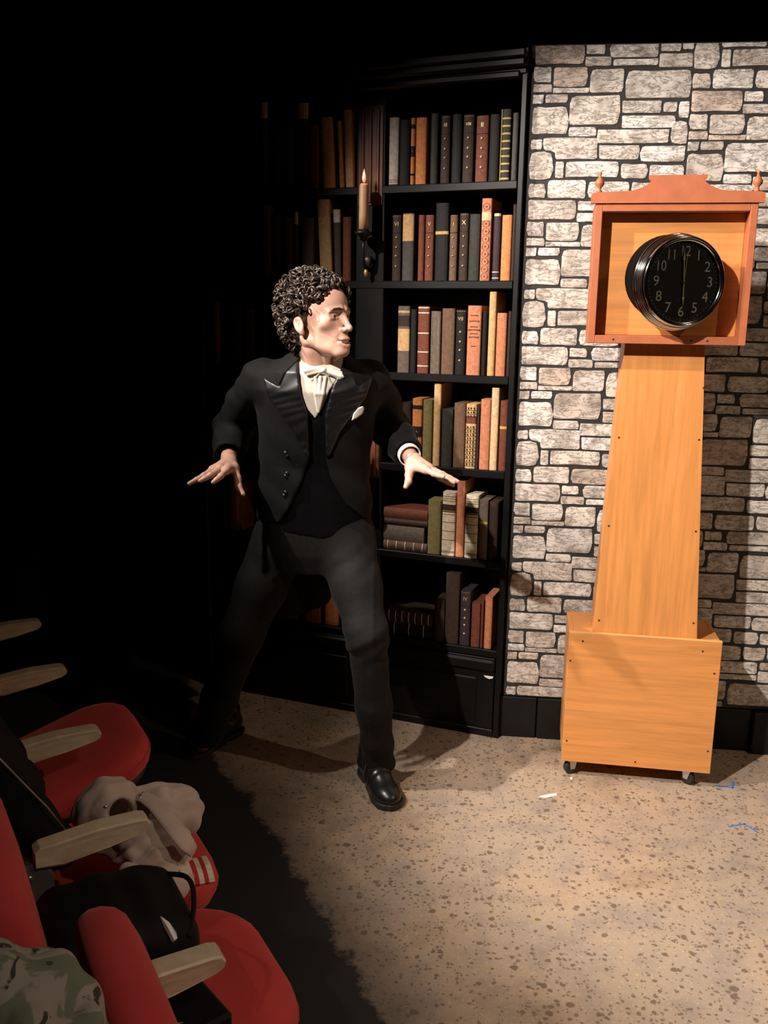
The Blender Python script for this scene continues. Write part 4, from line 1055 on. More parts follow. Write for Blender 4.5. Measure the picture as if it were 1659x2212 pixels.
def under_sdf(p):                                               # slim body below the clothes
    d = torso_sdf(p, -0.035)
    for s_ in ('r', 'l'):
        d = smin(d, chain(p, [J[s_+'s'], J[s_+'e'], J[s_+'w']], [0.040, 0.034, 0.024]), 0.03)
        d = smin(d, chain(p, [J[s_+'h'], J[s_+'k'], J[s_+'a']], [0.060, 0.043, 0.030]), 0.03)
    d = smin(d, chain(p, [NB - Zk*0.05, J['chest'], J['pel']], [0.05, 0.07, 0.08]), 0.04)
    d = smin(d, rc(p, H(-0.02, 0, -0.05), NB - Zk*0.04, 0.046, 0.05), 0.02)
    return d
Vb, Qb = solid(None, under_sdf, *bounds([J[k] for k in J] + [NB], 0.13), 0.010, None)
V1, Q1 = solid(None, lambda p: smin(head_sdf(p), neck_sdf(p), 0.018), *bounds([H(0.14, 0, 0), H(-0.12, 0, 0), H(0, 0.1, 0), H(0, -0.1, 0), H(0, 0, 0.14), H(0, 0, -0.12), NB - Zk*0.06], 0.012), 0.0022, None)
V2, Q2 = solid(None, lambda p: hand_sdf(p, RH), *bounds(hpts(RH), 0.026), 0.0016, None)
V3, Q3 = solid(None, lambda p: hand_sdf(p, LH), *bounds(hpts(LH), 0.026), 0.0016, None)
Vs, Qs, off = [], [], 0
for V, Q in ((Vb, Qb), (V1, Q1), (V2, Q2), (V3, Q3)): Vs.append(V); Qs.append(Q+off); off += len(V)
Vall = np.concatenate(Vs); gx = (J['ra'][0]+J['la'][0])/2; gy = (J['ra'][1]+J['la'][1])/2
man = fastobj('person', Vall, np.concatenate(Qs), skin_m, origin=np.array([gx, gy, 0.0]))
tag(man, 'person in black tailcoat lunging with both hands spread, head turned to the clock', 'person')

# --- coat
_slv = {}
def sleeve_sdf(p, s_):
    a, e, w_ = J[s_+'s'], J[s_+'e'], J[s_+'w']; cuff = w_ + (e-w_)*0.10
    d = chain(p, [a, a*0.5+e*0.5, e, e*0.5+cuff*0.5, cuff], [0.066, 0.062, 0.056, 0.051, 0.047], 0.03)
    ax = (cuff-e)/np.linalg.norm(cuff-e); t = (p - cuff.astype(np.float32))@ax.astype(np.float32)
    u = (p - e.astype(np.float32))@ax.astype(np.float32)
    d = d + 0.0035*np.sin(u*120 + p[:, 0]*60)*np.exp(-(u/0.07)**2) + 0.002*np.sin(p[:, 2]*85 + p[:, 0]*70)
    d = smax(d, t - 0.004, 0.006)
    inner = rc(p, cuff - ax*0.03, cuff + ax*0.05, 0.038, 0.038)
    return smax(d, -inner, 0.004)
CYF = lambda p: np.interp(p[:, 2], _st[:, 0], _st[:, 2]).astype(np.float32)
PXM = 1950/2.75
OPEN = [(628, 740), (650, 765), (657, 845), (672, 892), (671, 985), (655, 1035), (632, 1085), (606, 1130), (600, 1260), (830, 1260), (800, 1140), (748, 1090), (716, 1030), (706, 990), (706, 890), (722, 830), (745, 795), (745, 740)]
def coat_body(p):
    d = torso_sdf(p, 0.012)
    d = smin(d, rc(p, NB + np.array([-0.05, 0.02, -0.035]), J['rs'] - Zk*0.005, 0.052, 0.062), 0.04)
    d = smin(d, rc(p, NB + np.array([0.05, 0.02, -0.035]), J['ls'] - Zk*0.005, 0.052, 0.062), 0.04)
    d = d + 0.0022*np.sin(p[:, 2]*60 + p[:, 0]*45)*np.clip((1.35 - p[:, 2])*3, 0, 1)
    return d
def coat_sdf(p):
    d = smin(coat_body(p), np.minimum(sleeve_sdf(p, 'r'), sleeve_sdf(p, 'l')), 0.012)
    front = p[:, 1] < CYF(p) - 0.01
    q = pxy(p, 2.68); op = poly2d(q, OPEN)/PXM
    d = np.where(front, smax(d, -op, 0.004), d)
    zf = P(650, 1128, 2.70)[2]
    d = np.where(front, smax(d, zf - p[:, 2], 0.006), d)
    # neck hole
    d = smax(d, -rc(p, NB + np.array([0.0, -0.02, -0.05]), H(-0.02, 0, -0.03), 0.062, 0.060), 0.008)
    # tails behind
    tl_ = chain(p, [P(620, 1120, 2.90), P(610, 1230, 2.945), P(640, 1300, 2.965)], [0.060, 0.068, 0.060], 0.02)
    tl_ = smin(tl_, chain(p, [P(735, 1120, 2.87), P(705, 1220, 2.93), P(680, 1285, 2.96)], [0.060, 0.066, 0.058], 0.02), 0.03)
    tl_ = smax(tl_, np.abs(p[:, 1] - (2.90 + (0.95 - p[:, 2])*0.22)) - 0.022, 0.01)
    return smin(d, tl_, 0.02)
jp = [J[k] for k in ('rs', 're', 'rw', 'ls', 'le', 'lw', 'nb')] + [P(560, 1315, 2.97), P(800, 1315, 2.97), P(690, 750, 2.62)]
solid('tailcoat', coat_sdf, *bounds(jp, 0.085), 0.0048, coatm, man)
def shell(name, poly, grow, mat, res=0.0035, lo_grow=-0.02, body=coat_body, wob=None, Y=2.68):
    """piece of cloth lying on the coat front, cut to an outline"""
    pts = [P(x, y, yy) for x, y in poly for yy in (2.52, 2.74)]
    def f(p):
        d = body(p) - grow
        if wob is not None: d = d + wob(p)
        d = smax(d, poly2d(pxy(p, Y), poly)/PXM, 0.003)
        d = np.maximum(d, -(body(p) - lo_grow)); return np.maximum(d, p[:, 1] - CYF(p) + 0.01)
    return solid(name, f, *bounds(pts, 0.012), res, mat, man)
rip = lambda p: 0.0007*np.sin((p[:, 2]*0.9 - p[:, 0]*0.35)*240 + 3*np.sin(p[:, 2]*40)) + 0.0005*np.sin(p[:, 2]*95)
shell('lapel', [(573, 812), (611, 830), (624, 800), (648, 775), (656, 845), (671, 893), (671, 985), (660, 975), (640, 930), (610, 888), (588, 858)], 0.0075, satin, wob=rip, lo_grow=-0.004)
shell('lapel', [(806, 812), (775, 832), (762, 800), (742, 790), (722, 830), (707, 890), (706, 985), (716, 975), (736, 930), (766, 888), (790, 858)], 0.0075, satin, wob=rip, lo_grow=-0.004)
shell('collar', [(638, 742), (652, 772), (624, 802), (611, 828), (598, 812), (604, 785), (622, 755)], 0.0085, coatm, lo_grow=-0.004)
# --- waistcoat, shirt, bow tie
vb = lambda p: torso_sdf(p, 0.0)
shell('waistcoat', [(648, 850), (672, 885), (684, 905), (700, 880), (724, 840), (760, 900), (770, 1000), (800, 1100), (790, 1150), (700, 1165), (610, 1150), (590, 1100), (640, 1000)], 0.002, vestm, 0.0045, -0.03, vb)
SHIRT = [(636, 750), (648, 800), (656, 850), (670, 880), (685, 899), (700, 876), (716, 838), (738, 806), (742, 775), (730, 760), (690, 765)]
pl_ = lambda p: 0.0010*np.sin((pxy(p, 2.66)[:, 0]-686)*0.21 + p[:, 2]*30)
shell('shirt_front', SHIRT, 0.0045, shirtm, 0.0028, -0.025, vb, pl_)
def collar_sdf(p):
    a, b_ = NB + np.array([0.004, -0.012, -0.022]), NB + np.array([0.000, -0.022, 0.030])
    ax = (b_-a)/np.linalg.norm(b_-a); t = (p - a.astype(np.float32))@ax.astype(np.float32)
    q = p - a.astype(np.float32) - t[:, None]*ax.astype(np.float32)
    rad = np.sqrt((q*q).sum(1)); R_ = 0.062 - t*0.06
    d = np.abs(rad - R_) - 0.0030
    dip = 0.030*np.exp(-((q[:, 0]-0.022)/0.022)**2)*(q[:, 1] < 0)
    return np.maximum(d, np.maximum(t - (0.056 - dip), -t - 0.012))
solid('shirt_collar', collar_sdf, NB - np.array([0.085, 0.10, 0.055]), NB + np.array([0.085, 0.07, 0.06]), 0.0026, whitem, man)
KN = P(700, 799, 2.585)
def bow_sdf(p):
    q = (p - KN.astype(np.float32))
    d = ell(q, (0, 0, 0), (0.007, 0.007, 0.0075))
    for s_, (tx, tz) in ((-1, (-0.046, -0.004)), (1, (0.044, -0.016))):
        qs = q*np.array([1, 2.3, 1], np.float32)
        e = rc(qs, (0, 0, 0), (tx, 0.006, tz), 0.0040, 0.0125)/1.8
        e = e + 0.0010*np.sin(q[:, 2]*420 + s_*q[:, 0]*120)
        e = smax(e, -rc(qs, (tx*0.75, -0.020, tz*0.75), (tx*1.1, -0.020, tz*1.1), 0.0085, 0.0090)/1.8, 0.003)
        d = smin(d, e, 0.003)
    for tx, tz, y_ in ((-0.040, -0.034, 0.010), (0.022, -0.040, 0.012)):
        d = smin(d, rc(q, (0, 0, 0), (tx, y_, tz), 0.0022, 0.0032), 0.004)
    return d
solid('bow_tie', bow_sdf, KN - np.array([0.065, 0.03, 0.06]), KN + np.array([0.065, 0.035, 0.03]), 0.0018, shirtm, man)
def jab_sdf(p):
    d = None
    for k in range(3):
        x0 = 690 + (k-1)*11; e = chain(p, [P(x0+2, 815, 2.590 + 0.004*abs(k-1)), P(690 + (k-1)*7, 850, 2.588), P(687 + (k-1)*1.5, 890, 2.598)], [0.0055, 0.0070, 0.0030], 0.004)
        d = e if d is None else smin(d, e, 0.002)
    return d
solid('shirt_frill', jab_sdf, *bounds([P(670, 805, 2.575), P(715, 900, 2.62)], 0.012), 0.0018, shirtm, man)
# pocket square, coat buttons
PQ = [(761, 904), (765, 888), (775, 876), (785, 873), (788, 880), (784, 890), (773, 898)]
shell('pocket_square', PQ, 0.009, whitem, 0.0022, -0.002)
for x, y in ((617, 978), (620, 984), (620, 1022), (617, 1028), (617, 1063), (614, 1070)):
    # seat each button on the cloth by stepping along the sight line
    pr = np.array([P(x, y, yy) for yy in np.linspace(2.5, 2.8, 300)], np.float32); dd = coat_body(pr); i_ = int(np.argmax(dd < 0.001))
    MB().lathe(pr[i_], (0, -1, 0.1), [(0.006, -0.003), (0.006, 0.002), (0.003, 0.004)], 12).build('button', satin, man, True)
# --- trousers
def trouser_sdf(p):
    d = torso_sdf(p, 0.0); d = np.maximum(d, p[:, 2] - P(680, 1090, 2.79)[2])
    cr_l = J['la'] + np.array([0.004, 0.012, -0.012]); cr_r = J['ra'] + np.array([0.0, 0.0, -0.015])
    l_ = chain(p, [J['lh'], J['lh']*0.5+J['lk']*0.5, J['lk'], J['lk']*0.45+cr_l*0.55, cr_l], [0.090, 0.076, 0.063, 0.055, 0.053], 0.03)
    r_ = chain(p, [J['rh'], J['rh']*0.5+J['rk']*0.5, J['rk'], J['rk']*0.45+cr_r*0.55, cr_r], [0.092, 0.080, 0.067, 0.058, 0.055], 0.03)
    z = p[:, 2]
    fold = 0.0030*np.sin(z*95 + p[:, 0]*-60)*np.exp(-((z - J['lk'][2]+0.03)/0.06)**2) + 0.0012*np.sin(z*90 - p[:, 0]*70)*np.exp(-((z - J['lh'][2]+0.05)/0.06)**2)
    l_ = l_ + fold + 0.0035*np.sin(z*70)*np.clip((0.30-z)*5, 0, 1)
    l_ = l_ + 0.006*np.clip(1-np.abs(p[:, 0]-(J['lk'][0]*0.5+J['la'][0]*0.5))/0.010, 0, 1)*-0.5
    d = smin(smin(d, l_, 0.035), r_, 0.035)
    return smax(d, 0.062 - z, 0.004)
tp = [J[k] for k in ('rh', 'rk', 'ra', 'lh', 'lk', 'la')] + [P(560, 1085, 2.8), P(805, 1085, 2.8)]
solid('trousers', trouser_sdf, *bounds(tp, 0.105), 0.0055, trom, man)
# --- cuffs
for s_ in ('r', 'l'):
    e, w_ = J[s_+'e'], J[s_+'w']; ax = (w_-e)/np.linalg.norm(w_-e); c_ = w_ + (e-w_)*0.10
    if s_ == 'l': MB().lathe(c_ - ax*0.02, ax, [(0.033, 0.0), (0.0345, 0.030), (0.0335, 0.042), (0.031, 0.042), (0.031, 0.0)], 28, cap=False).build('shirt_cuff', whitem, man, True)
# --- shoes
def shoe(toe, heel, name):
    toe, heel = np.array(toe), np.array(heel); f_ = toe-heel; f_[2] = 0; f_ /= np.linalg.norm(f_); s_ = np.array([-f_[1], f_[0], 0]); M = np.stack([f_, s_, Zk]); o_ = toe - f_*0.28; o_[2] = 0
    def up(p):
        q = ((p - o_.astype(np.float32))@M.T.astype(np.float32))
        d = rc(q, (0.045, 0, 0.055), (0.13, 0, 0.045), 0.034, 0.040)
        d = smin(d, ell(q, (0.205, 0.0, 0.026), (0.075, 0.048, 0.040)), 0.04)
        d = smin(d, rc(q, (0.055, 0, 0.06), (0.06, 0, 0.105), 0.036, 0.038), 0.02)
        d = smin(d, ell(q, (0.14, 0, 0.052), (0.07, 0.036, 0.036)), 0.02)
        d = d + 0.0012*np.sin(q[:, 0]*260)*np.exp(-((q[:, 0]-0.165)/0.02)**2)
        return smax(d, 0.016 - q[:, 2], 0.004)
    lo, hi = bounds([o_ + f_*a + s_*b_ + Zk*c_ for a in (0, 0.285) for b_ in (-0.05, 0.05) for c_ in (0, 0.145)], 0.01)
    sh = solid(name, up, lo, hi, 0.0032, shoem, man)
    def sole(p):
        q = ((p - o_.astype(np.float32))@M.T.astype(np.float32))
        w_ = np.interp(q[:, 0], [0, 0.03, 0.1, 0.15, 0.21, 0.25, 0.27, 0.282], [0.018, 0.034, 0.034, 0.040, 0.051, 0.046, 0.034, 0.012])
        d = np.maximum(np.abs(q[:, 1]) - w_, np.maximum(q[:, 2] - 0.020, 0.0015 - q[:, 2]))
        d = np.maximum(d, np.maximum(-q[:, 0], q[:, 0]-0.284))
        arch = np.maximum(np.maximum(q[:, 0]-0.115, 0.088-q[:, 0]), q[:, 2] - 0.012)
        return np.maximum(d, -arch)
    solid('sole', sole, lo - Zk*0.006, hi, 0.0032, rubber, sh)
    for k in range(4):
        a = 0.105 + k*0.016; zz = 0.098 - k*0.006
        MB().tube([o_ + f_*a + s_*t*0.022 + Zk*(zz - abs(t)*0.008) for t in (-1, -0.5, 0, 0.5, 1)], 0.0017, 5).build('lace', satin, sh, True)
    MB().tube([o_ + f_*0.112 + s_*0.004 + Zk*0.100, o_ + f_*0.12 - s_*0.03 + Zk*0.098, o_ + f_*0.145 - s_*0.052 + Zk*0.07, o_ + f_*0.165 - s_*0.050 + Zk*0.045], 0.0014, 5).build('lace', satin, sh, True)
    return sh
tL = G(850, 1752); shoe(tL, tL + np.array([-0.10, 0.26, 0]), 'shoe')
tR = G(400, 1640); shoe(tR, tR + np.array([0.16, 0.23, 0]), 'shoe')
# --- eyes, teeth, brows, hair
eyew = basic('eye_white', (0.62, 0.56, 0.52), 0.2, 0.03, 20, 0.0); iris = basic('dark_iris', (0.03, 0.022, 0.018), 0.15, 0.2, 60, 0.0)
for s_ in (-1, 1):
    c_ = H(0.0704, s_*0.032, 0.0187)
    ey = MB().lathe(c_ - hf*0.0128, hf, [(0.0128*math.sin(math.pi*k/10), 0.0128*(1-math.cos(math.pi*k/10))) for k in range(11)], 16).build('eye', eyew, man, True)
    gz = hf*0.97 + hl*0.10 - Zk*0.05; gz /= np.linalg.norm(gz)
    MB().lathe(c_ + gz*0.0117, gz, [(0.0054, 0.0), (0.0045, 0.0012), (0.001, 0.0016)], 14).build('iris', iris, ey, True)
    MB().tube([H(0.0975, s_*0.011, 0.0350), H(0.0945, s_*0.024, 0.0380), H(0.0870, s_*0.037, 0.0370), H(0.0785, s_*0.047, 0.0310)], [0.0020, 0.0030, 0.0026, 0.0014], 6).build('eyebrow', hairm, man, True)
MB().tube([H(0.0790, -0.019, -0.0495), H(0.0870, -0.009, -0.0515), H(0.0895, 0, -0.0520), H(0.0870, 0.009, -0.0515), H(0.0790, 0.019, -0.0495)], 0.0033, 6).build('teeth', whitem, man, True)
def scalp(f_, l_, u_):
    """is a point of the skull, in head coordinates, under hair"""
    if u_ > 0.100: return f_ < 0.078
    if u_ > 0.062: return f_ < 0.060 - max(0, abs(l_) - 0.045)*0.35 + (u_-0.062)*0.45 - (0.010 if abs(l_) < 0.03 else 0)
    if u_ > 0.022: return f_ < 0.026
    if u_ > -0.01: return f_ < -0.030
    return f_ < -0.040 and u_ > -0.075
hr = random.Random(3)
def cap_sdf(p):
    q = (p - Hc.astype(np.float32))@MH.T
    d = ell(q, (-0.016, 0, 0.058), (0.103, 0.084, 0.092))
    d = smin(d, ell(q, (-0.062, 0, -0.010), (0.042, 0.058, 0.052)), 0.03)
    al = np.abs(q[:, 1])
    # keep behind the hairline
    front = q[:, 0] - (0.020 + np.clip(q[:, 2]-0.03, -0.08, 0.10)*0.62)
    d = smax(d, front, 0.008)
    d = smax(d, -(q[:, 2] - (-0.015 - np.clip(-q[:, 0]-0.02, 0, 0.05)*1.1)) + 0.0, 0.01)
    d = smax(d, -ell(np.stack([q[:, 0], al, q[:, 2]], 1), (-0.006, 0.088, 0.0), (0.024, 0.018, 0.030)), 0.004)
    return d + 0.003*np.sin(q[:, 0]*190)*np.sin(q[:, 1]*200)*np.sin(q[:, 2]*180)
hair = solid('hair', cap_sdf, *bounds([H(0.12, 0, 0), H(-0.13, 0, 0), H(0, 0.1, 0), H(0, -0.1, 0), H(0, 0, 0.16), H(0, 0, -0.08)], 0.01), 0.003, hairm, man)
cm = MB(); n_c = 0
while n_c < 1150:
    nape = n_c > 980
    zz = hr.uniform(-0.85, 1); ph = hr.uniform(0, 2*math.pi); rr = math.sqrt(max(0, 1-zz*zz))
    f_, l_, u_ = -0.016 + 0.104*rr*math.cos(ph), 0.085*rr*math.sin(ph), 0.058 + 0.094*zz
    if nape:
        f_, l_, u_ = -0.062 + 0.043*rr*math.cos(ph), 0.059*rr*math.sin(ph), -0.010 + 0.053*zz
        if f_ > -0.035 or u_ > 0.02 or u_ < -0.055: continue
    if u_ < 0.0 and f_ < -0.03: f_ -= 0.004
    if not nape and not scalp(f_, l_, u_): continue
    if abs(f_+0.006) < 0.030 and abs(l_) > 0.045 and u_ < 0.040: continue
    n_c += 1
    nrm = np.array([rr*math.cos(ph)/0.104, rr*math.sin(ph)/0.085, zz/0.094]); nrm /= np.linalg.norm(nrm)
    nrm = hf*nrm[0] + hl*nrm[1] + hu*nrm[2]
    c_ = H(f_, l_, u_) + nrm*hr.uniform(-0.004, 0.012)
    t1 = np.cross(nrm, [hr.gauss(0, 1) for _ in range(3)]); t1 /= np.linalg.norm(t1); t2 = np.cross(nrm, t1)
    ax2 = nrm*hr.uniform(0.3, 1.0) + t2*hr.uniform(-0.6, 0.6); ax2 /= np.linalg.norm(ax2)
    r_ = hr.uniform(0.0050, 0.0115); turns = hr.uniform(0.8, 1.5); dr = t1*hr.uniform(-0.006, 0.006) + t2*hr.uniform(-0.006, 0.006)
    pts = []; m_ = 11
    for k in range(m_):
        a = 2*math.pi*turns*k/(m_-1); pts.append(c_ + t1*r_*math.cos(a) + ax2*r_*math.sin(a) + dr*(k/(m_-1)))
    cm.tube(pts, [0.0014] + [hr.uniform(0.0020, 0.0033)]*(m_-2) + [0.001], 5)
fastq = [f for f in cm.F if len(f) == 4]
fastobj('curls', cm.V, np.array(fastq), hairm, hair)

# ================================================================== THEATRE SEATS
redm, nt, b = newmat('red_plush')
v = coords(nt); n1 = noise(nt, v, 8, 4); n2 = noise(nt, v, 400, 2)
L(nt, ramp(nt, n1, [(0.3, (0.42, 0.024, 0.024)), (0.7, (0.54, 0.042, 0.038))]).outputs[0], b.inputs['Base Color']); b.inputs['Roughness'].default_value = 0.85
b.inputs['Sheen Weight'].default_value = 0.25; b.inputs['Sheen Tint'].default_value = (1, 0.4, 0.3, 1); bump(nt, b, n2, 0.25, 0.001)
armw = wood('pale_worn_wood', (0.55, 0.44, 0.30), (0.3, 0.3, 1), 0.18, 0.4)
seatmetal = basic('grey_seat_metal', (0.10, 0.095, 0.085), 0.5, 0.15, 40, 0.1, 0.3)
seatblack = basic('seat_pan_black', (0.012, 0.011, 0.011), 0.6, 0.2, 40, 0.1)
ARZ = 0.55
tips = [G(x, y, ARZ) for x, y in ((480, 2052), (330, 1762), (220, 1576), (146, 1441), (88, 1341))]
stp = (tips[4]-tips[0])/4; pit = float(np.linalg.norm(stp)); rd = stp/pit; fd = np.array([rd[1], -rd[0], 0.0])
if fd[0] < 0: fd = -fd
def sp(k, f_, r_, z): return tips[0] + stp*k + fd*f_ + rd*r_*1.0 + Zk*(z - ARZ)
def pad(outline, layers, xf):
    """stack of inset outlines -> closed cushion; layers = (inset scale about centre, height)"""
    n = len(outline); V = []; c_ = np.mean(outline, 0); Fc = []
    for sc_, z in layers:
        for q in outline: w_ = c_ + (np.asarray(q)-c_)*sc_; V.append(xf(w_[0], w_[1], z))
    for i in range(len(layers)-1):
        for k in range(n): Fc.append((i*n+k, i*n+(k+1) % n, (i+1)*n+(k+1) % n, (i+1)*n+k))
    Fc.append(list(range(n))[::-1]); Fc.append([(len(layers)-1)*n+k for k in range(n)])
    return V, Fc
def round_out(x0, x1, y0, y1, rs, n=7):
    pts = []
    for (cx, cy, a0, r) in ((x1-rs[0], y0+rs[0], -90, rs[0]), (x1-rs[1], y1-rs[1], 0, rs[1]), (x0+rs[2], y1-rs[2], 90, rs[2]), (x0+rs[3], y0+rs[3], 180, rs[3])):
        for k in range(n): a = math.radians(a0 + 90*k/(n-1)); pts.append((cx + r*math.cos(a), cy + r*math.sin(a)))
    return pts
def seat(k, label, tilt=0.0, seatz=0.385, armtip=None, fs=0.0, back_f=-0.30, arm=True, pad_on=True, flip=False):
    root = empty('theatre_seat', sp(k, -0.12, pit/2, 0.0), label, 'theatre seat', 'row of red theatre seats')
    out = round_out(-0.26, 0.172, 0.012, pit-0.012, (0.12, 0.13, 0.04, 0.04))
    ct, st_ = math.cos(tilt), math.sin(tilt)
    def xf(f_, r_, z):
        g = f_ + 0.22; return sp(k, fs - 0.22 + g*ct - (z-0.06)*st_, r_, seatz - 0.06 + g*st_ + (z-0.06)*ct + 0.06)
    lay = [(0.88, -0.050), (0.97, -0.045), (1.0, -0.030), (1.0, -0.012), (0.985, 0.004), (0.95, 0.013), (0.86, 0.020), (0.6, 0.025), (0.25, 0.026)]
    if not flip:
        V, Fc = pad(out, lay, xf); cu_ = obj('seat_cushion', V, Fc, redm, root, True)
        out2 = [(a, b2) for a, b2 in out]
        MB().tube([xf(*(np.mean(out, 0) + (np.array(q)-np.mean(out, 0))*1.004), -0.020) for q in out], 0.0022, 5, True).build('piping', redm, cu_, True)
        V, Fc = pad(out, [(0.80, -0.080), (0.90, -0.072), (0.93, -0.052), (0.90, -0.046)], xf); obj('seat_pan', V, Fc, seatblack, root, True)
    else:
        xf2 = lambda f_, r_, z: sp(k, -0.30 - z, r_, 0.36 + (f_+0.26)*0.9)
        V, Fc = pad(out, lay, xf2); obj('seat_cushion', V, Fc, redm, root, True)
    # backrest with arched top, leaning back
    ob = round_out(0.016, pit-0.016, 0.0, 0.40, (0.03, 0.13, 0.13, 0.03))
    bx = lambda r_, h_, t_: sp(k, back_f + 0.05 - h_*0.16 + t_, r_, 0.36 + h_)
    V, Fc = pad(ob, [(0.80, -0.036), (0.90, -0.034), (0.965, -0.026), (0.995, -0.010), (0.995, 0.006), (0.97, 0.022), (0.92, 0.033), (0.82, 0.040), (0.5, 0.046), (0.2, 0.047)], bx)
    obj('backrest', V, Fc, redm, root, True)
    # arm with end standard on its near side
    if arm:
        a0, a1 = 0.0, -0.212
        prof = [(0.0, 0.006), (-0.006, 0.016), (-0.02, 0.020), (-0.10, 0.021), (a1+0.01, 0.010), (a1, 0.002), (a1, -0.030), (a1+0.05, -0.036), (-0.08, -0.024), (-0.015, -0.010), (-0.002, -0.002)]
        hw = 0.021; V = []; n = len(prof)
        for s_ in (-1, -0.82, 0.82, 1):
            for f_, z in prof:
                sh = 1 if abs(s_) < 0.9 else 0.86; fm_ = -0.12
                V.append(sp(k, fm_ + (f_-fm_)*(1 if abs(s_) < 0.9 else 0.985), s_*hw*(1.0 if f_ > -0.15 else 0.9), ARZ + z*sh - 0.012))
        Fc = [list(range(n)), [3*n+i for i in range(n)][::-1]]
        for q in range(3):
            for i in range(n): Fc.append((q*n+(i+1) % n, q*n+i, (q+1)*n+i, (q+1)*n+(i+1) % n))
        obj('armrest', V, Fc, armw, root)
        std = round_out(-0.265, -0.180, 0.0, ARZ-0.035, (0.01, 0.035, 0.035, 0.01), 6)
        V, Fc = pad(std, [(0.97, -0.010), (1.0, -0.008), (1.0, 0.008), (0.97, 0.010)], lambda f_, z, t_: sp(k, f_, t_, z))
        sd = obj('end_standard', V, Fc, seatmetal, root)
        for zz in (ARZ-0.06, 0.30): MB().lathe(sp(k, -0.222, -0.010, zz), -rd, [(0.006, 0.0), (0.005, 0.003), (0.002, 0.004)], 10).build('bolt', steel, sd, True)
        MB().bevbox(sp(k, -0.235, 0, 0.006), fd*0.085, rd*0.03, Zk*0.005, 0.002).build('foot_plate', seatmetal, root)
    return root
seat(-1, 'red theatre seat whose arched back stands beside the camouflage jacket', back_f=-0.185)
seat(0, 'red theatre seat with the black handbag on its cushion')
seat(1, 'red theatre seat with the beige sweatshirt on its cushion', back_f=-0.34)
for_back = -0.40
seat(2, 'red theatre seat with its empty cushion half lifted beyond the sweatshirt', tilt=0.32, fs=-0.035, back_f=for_back)
seat(3, 'red theatre seat with its cushion tipped up in the dark, beyond the half-lifted one', flip=True, back_f=for_back)
seat(4, 'red theatre seat at the far dark end of the row', flip=True, back_f=for_back)

# ---- beige sweatshirt heaped on a seat
fleece, nt, b = newmat('beige_fleece'); v = coords(nt); n1 = noise(nt, v, 14, 4); n2 = noise(nt, v, 350, 2)
L(nt, ramp(nt, n1, [(0.3, (0.46, 0.335, 0.265)), (0.7, (0.56, 0.42, 0.34))]).outputs[0], b.inputs['Base Color']); b.inputs['Roughness'].default_value = 0.9; b.inputs['Sheen Weight'].default_value = 0.2; bump(nt, b, n2, 0.2, 0.001)
def S(x, y, z): return G(x, y, z)                        # pixel on a level above the seat
SZ = 0.412
def sweat_sdf(p):
    # hood with its opening
    d = ell(p, S(238, 1740, 0.485), (0.062, 0.060, 0.058)); d = smin(d, ell(p, S(208, 1752, 0.455), (0.046, 0.06, 0.048)), 0.03)
    d = smax(d, -rc(p, S(258, 1752, 0.56), S(258, 1752, 0.455), 0.023, 0.026), 0.006)
    # puffed shoulder on the stage side
    e = ell(p, S(388, 1752, 0.455), (0.052, 0.062, 0.050)); e = smin(e, ell(p, S(352, 1735, 0.470), (0.045, 0.05, 0.040)), 0.02)
    e = smin(e, rc(p, S(300, 1712, 0.490), S(352, 1725, 0.500), 0.018, 0.020), 0.015); e = smax(e, -ell(p, S(372, 1748, 0.512), (0.024, 0.014, 0.020)), 0.010)
    d = smin(d, e, 0.008)
    # folds below the arm
    for a, c_, r1, r2 in (((285, 1800, 0.455), (350, 1865, 0.438), 0.026, 0.024), ((330, 1795, 0.462), (385, 1850, 0.440), 0.026, 0.026), ((350, 1760, 0.47), (400, 1830, 0.445), 0.024, 0.024), ((278, 1830, 0.44), (330, 1880, 0.432), 0.020, 0.020)):
        d = smin(d, rc(p, S(*a), S(*c_), r1, r2), 0.007)
    # sleeve curling round to the striped cuff
    d = smin(d, chain(p, [S(275, 1885, 0.432), S(300, 1918, 0.428), S(345, 1932, 0.428), S(385, 1915, 0.430), S(402, 1908, 0.428)], [0.017, 0.022, 0.024, 0.020, 0.017], 0.008), 0.005)
    d = smin(d, rc(p, S(345, 1885, 0.432), S(392, 1888, 0.430), 0.018, 0.017), 0.006)
    d = smin(d, ell(p, S(300, 1800, 0.425), (0.10, 0.10, 0.02)), 0.01)
    wr = 0.0026*np.sin(p[:, 0]*95 + p[:, 1]*60) + 0.0022*np.sin(p[:, 1]*130 - p[:, 0]*70 + p[:, 2]*90) - 0.0035*np.abs(np.sin(p[:, 0]*52 - p[:, 1]*38 + 1.0)) + 0.002
    return np.maximum(d + wr, SZ + 0.0 - p[:, 2])
sw = solid('sweatshirt', sweat_sdf, np.array([-0.72, 1.36, SZ-0.004]), np.array([-0.24, 1.86, 0.56]), 0.0038, fleece)
tag(sw, 'beige hooded sweatshirt with red-striped cuff heaped on a red seat', 'sweatshirt')
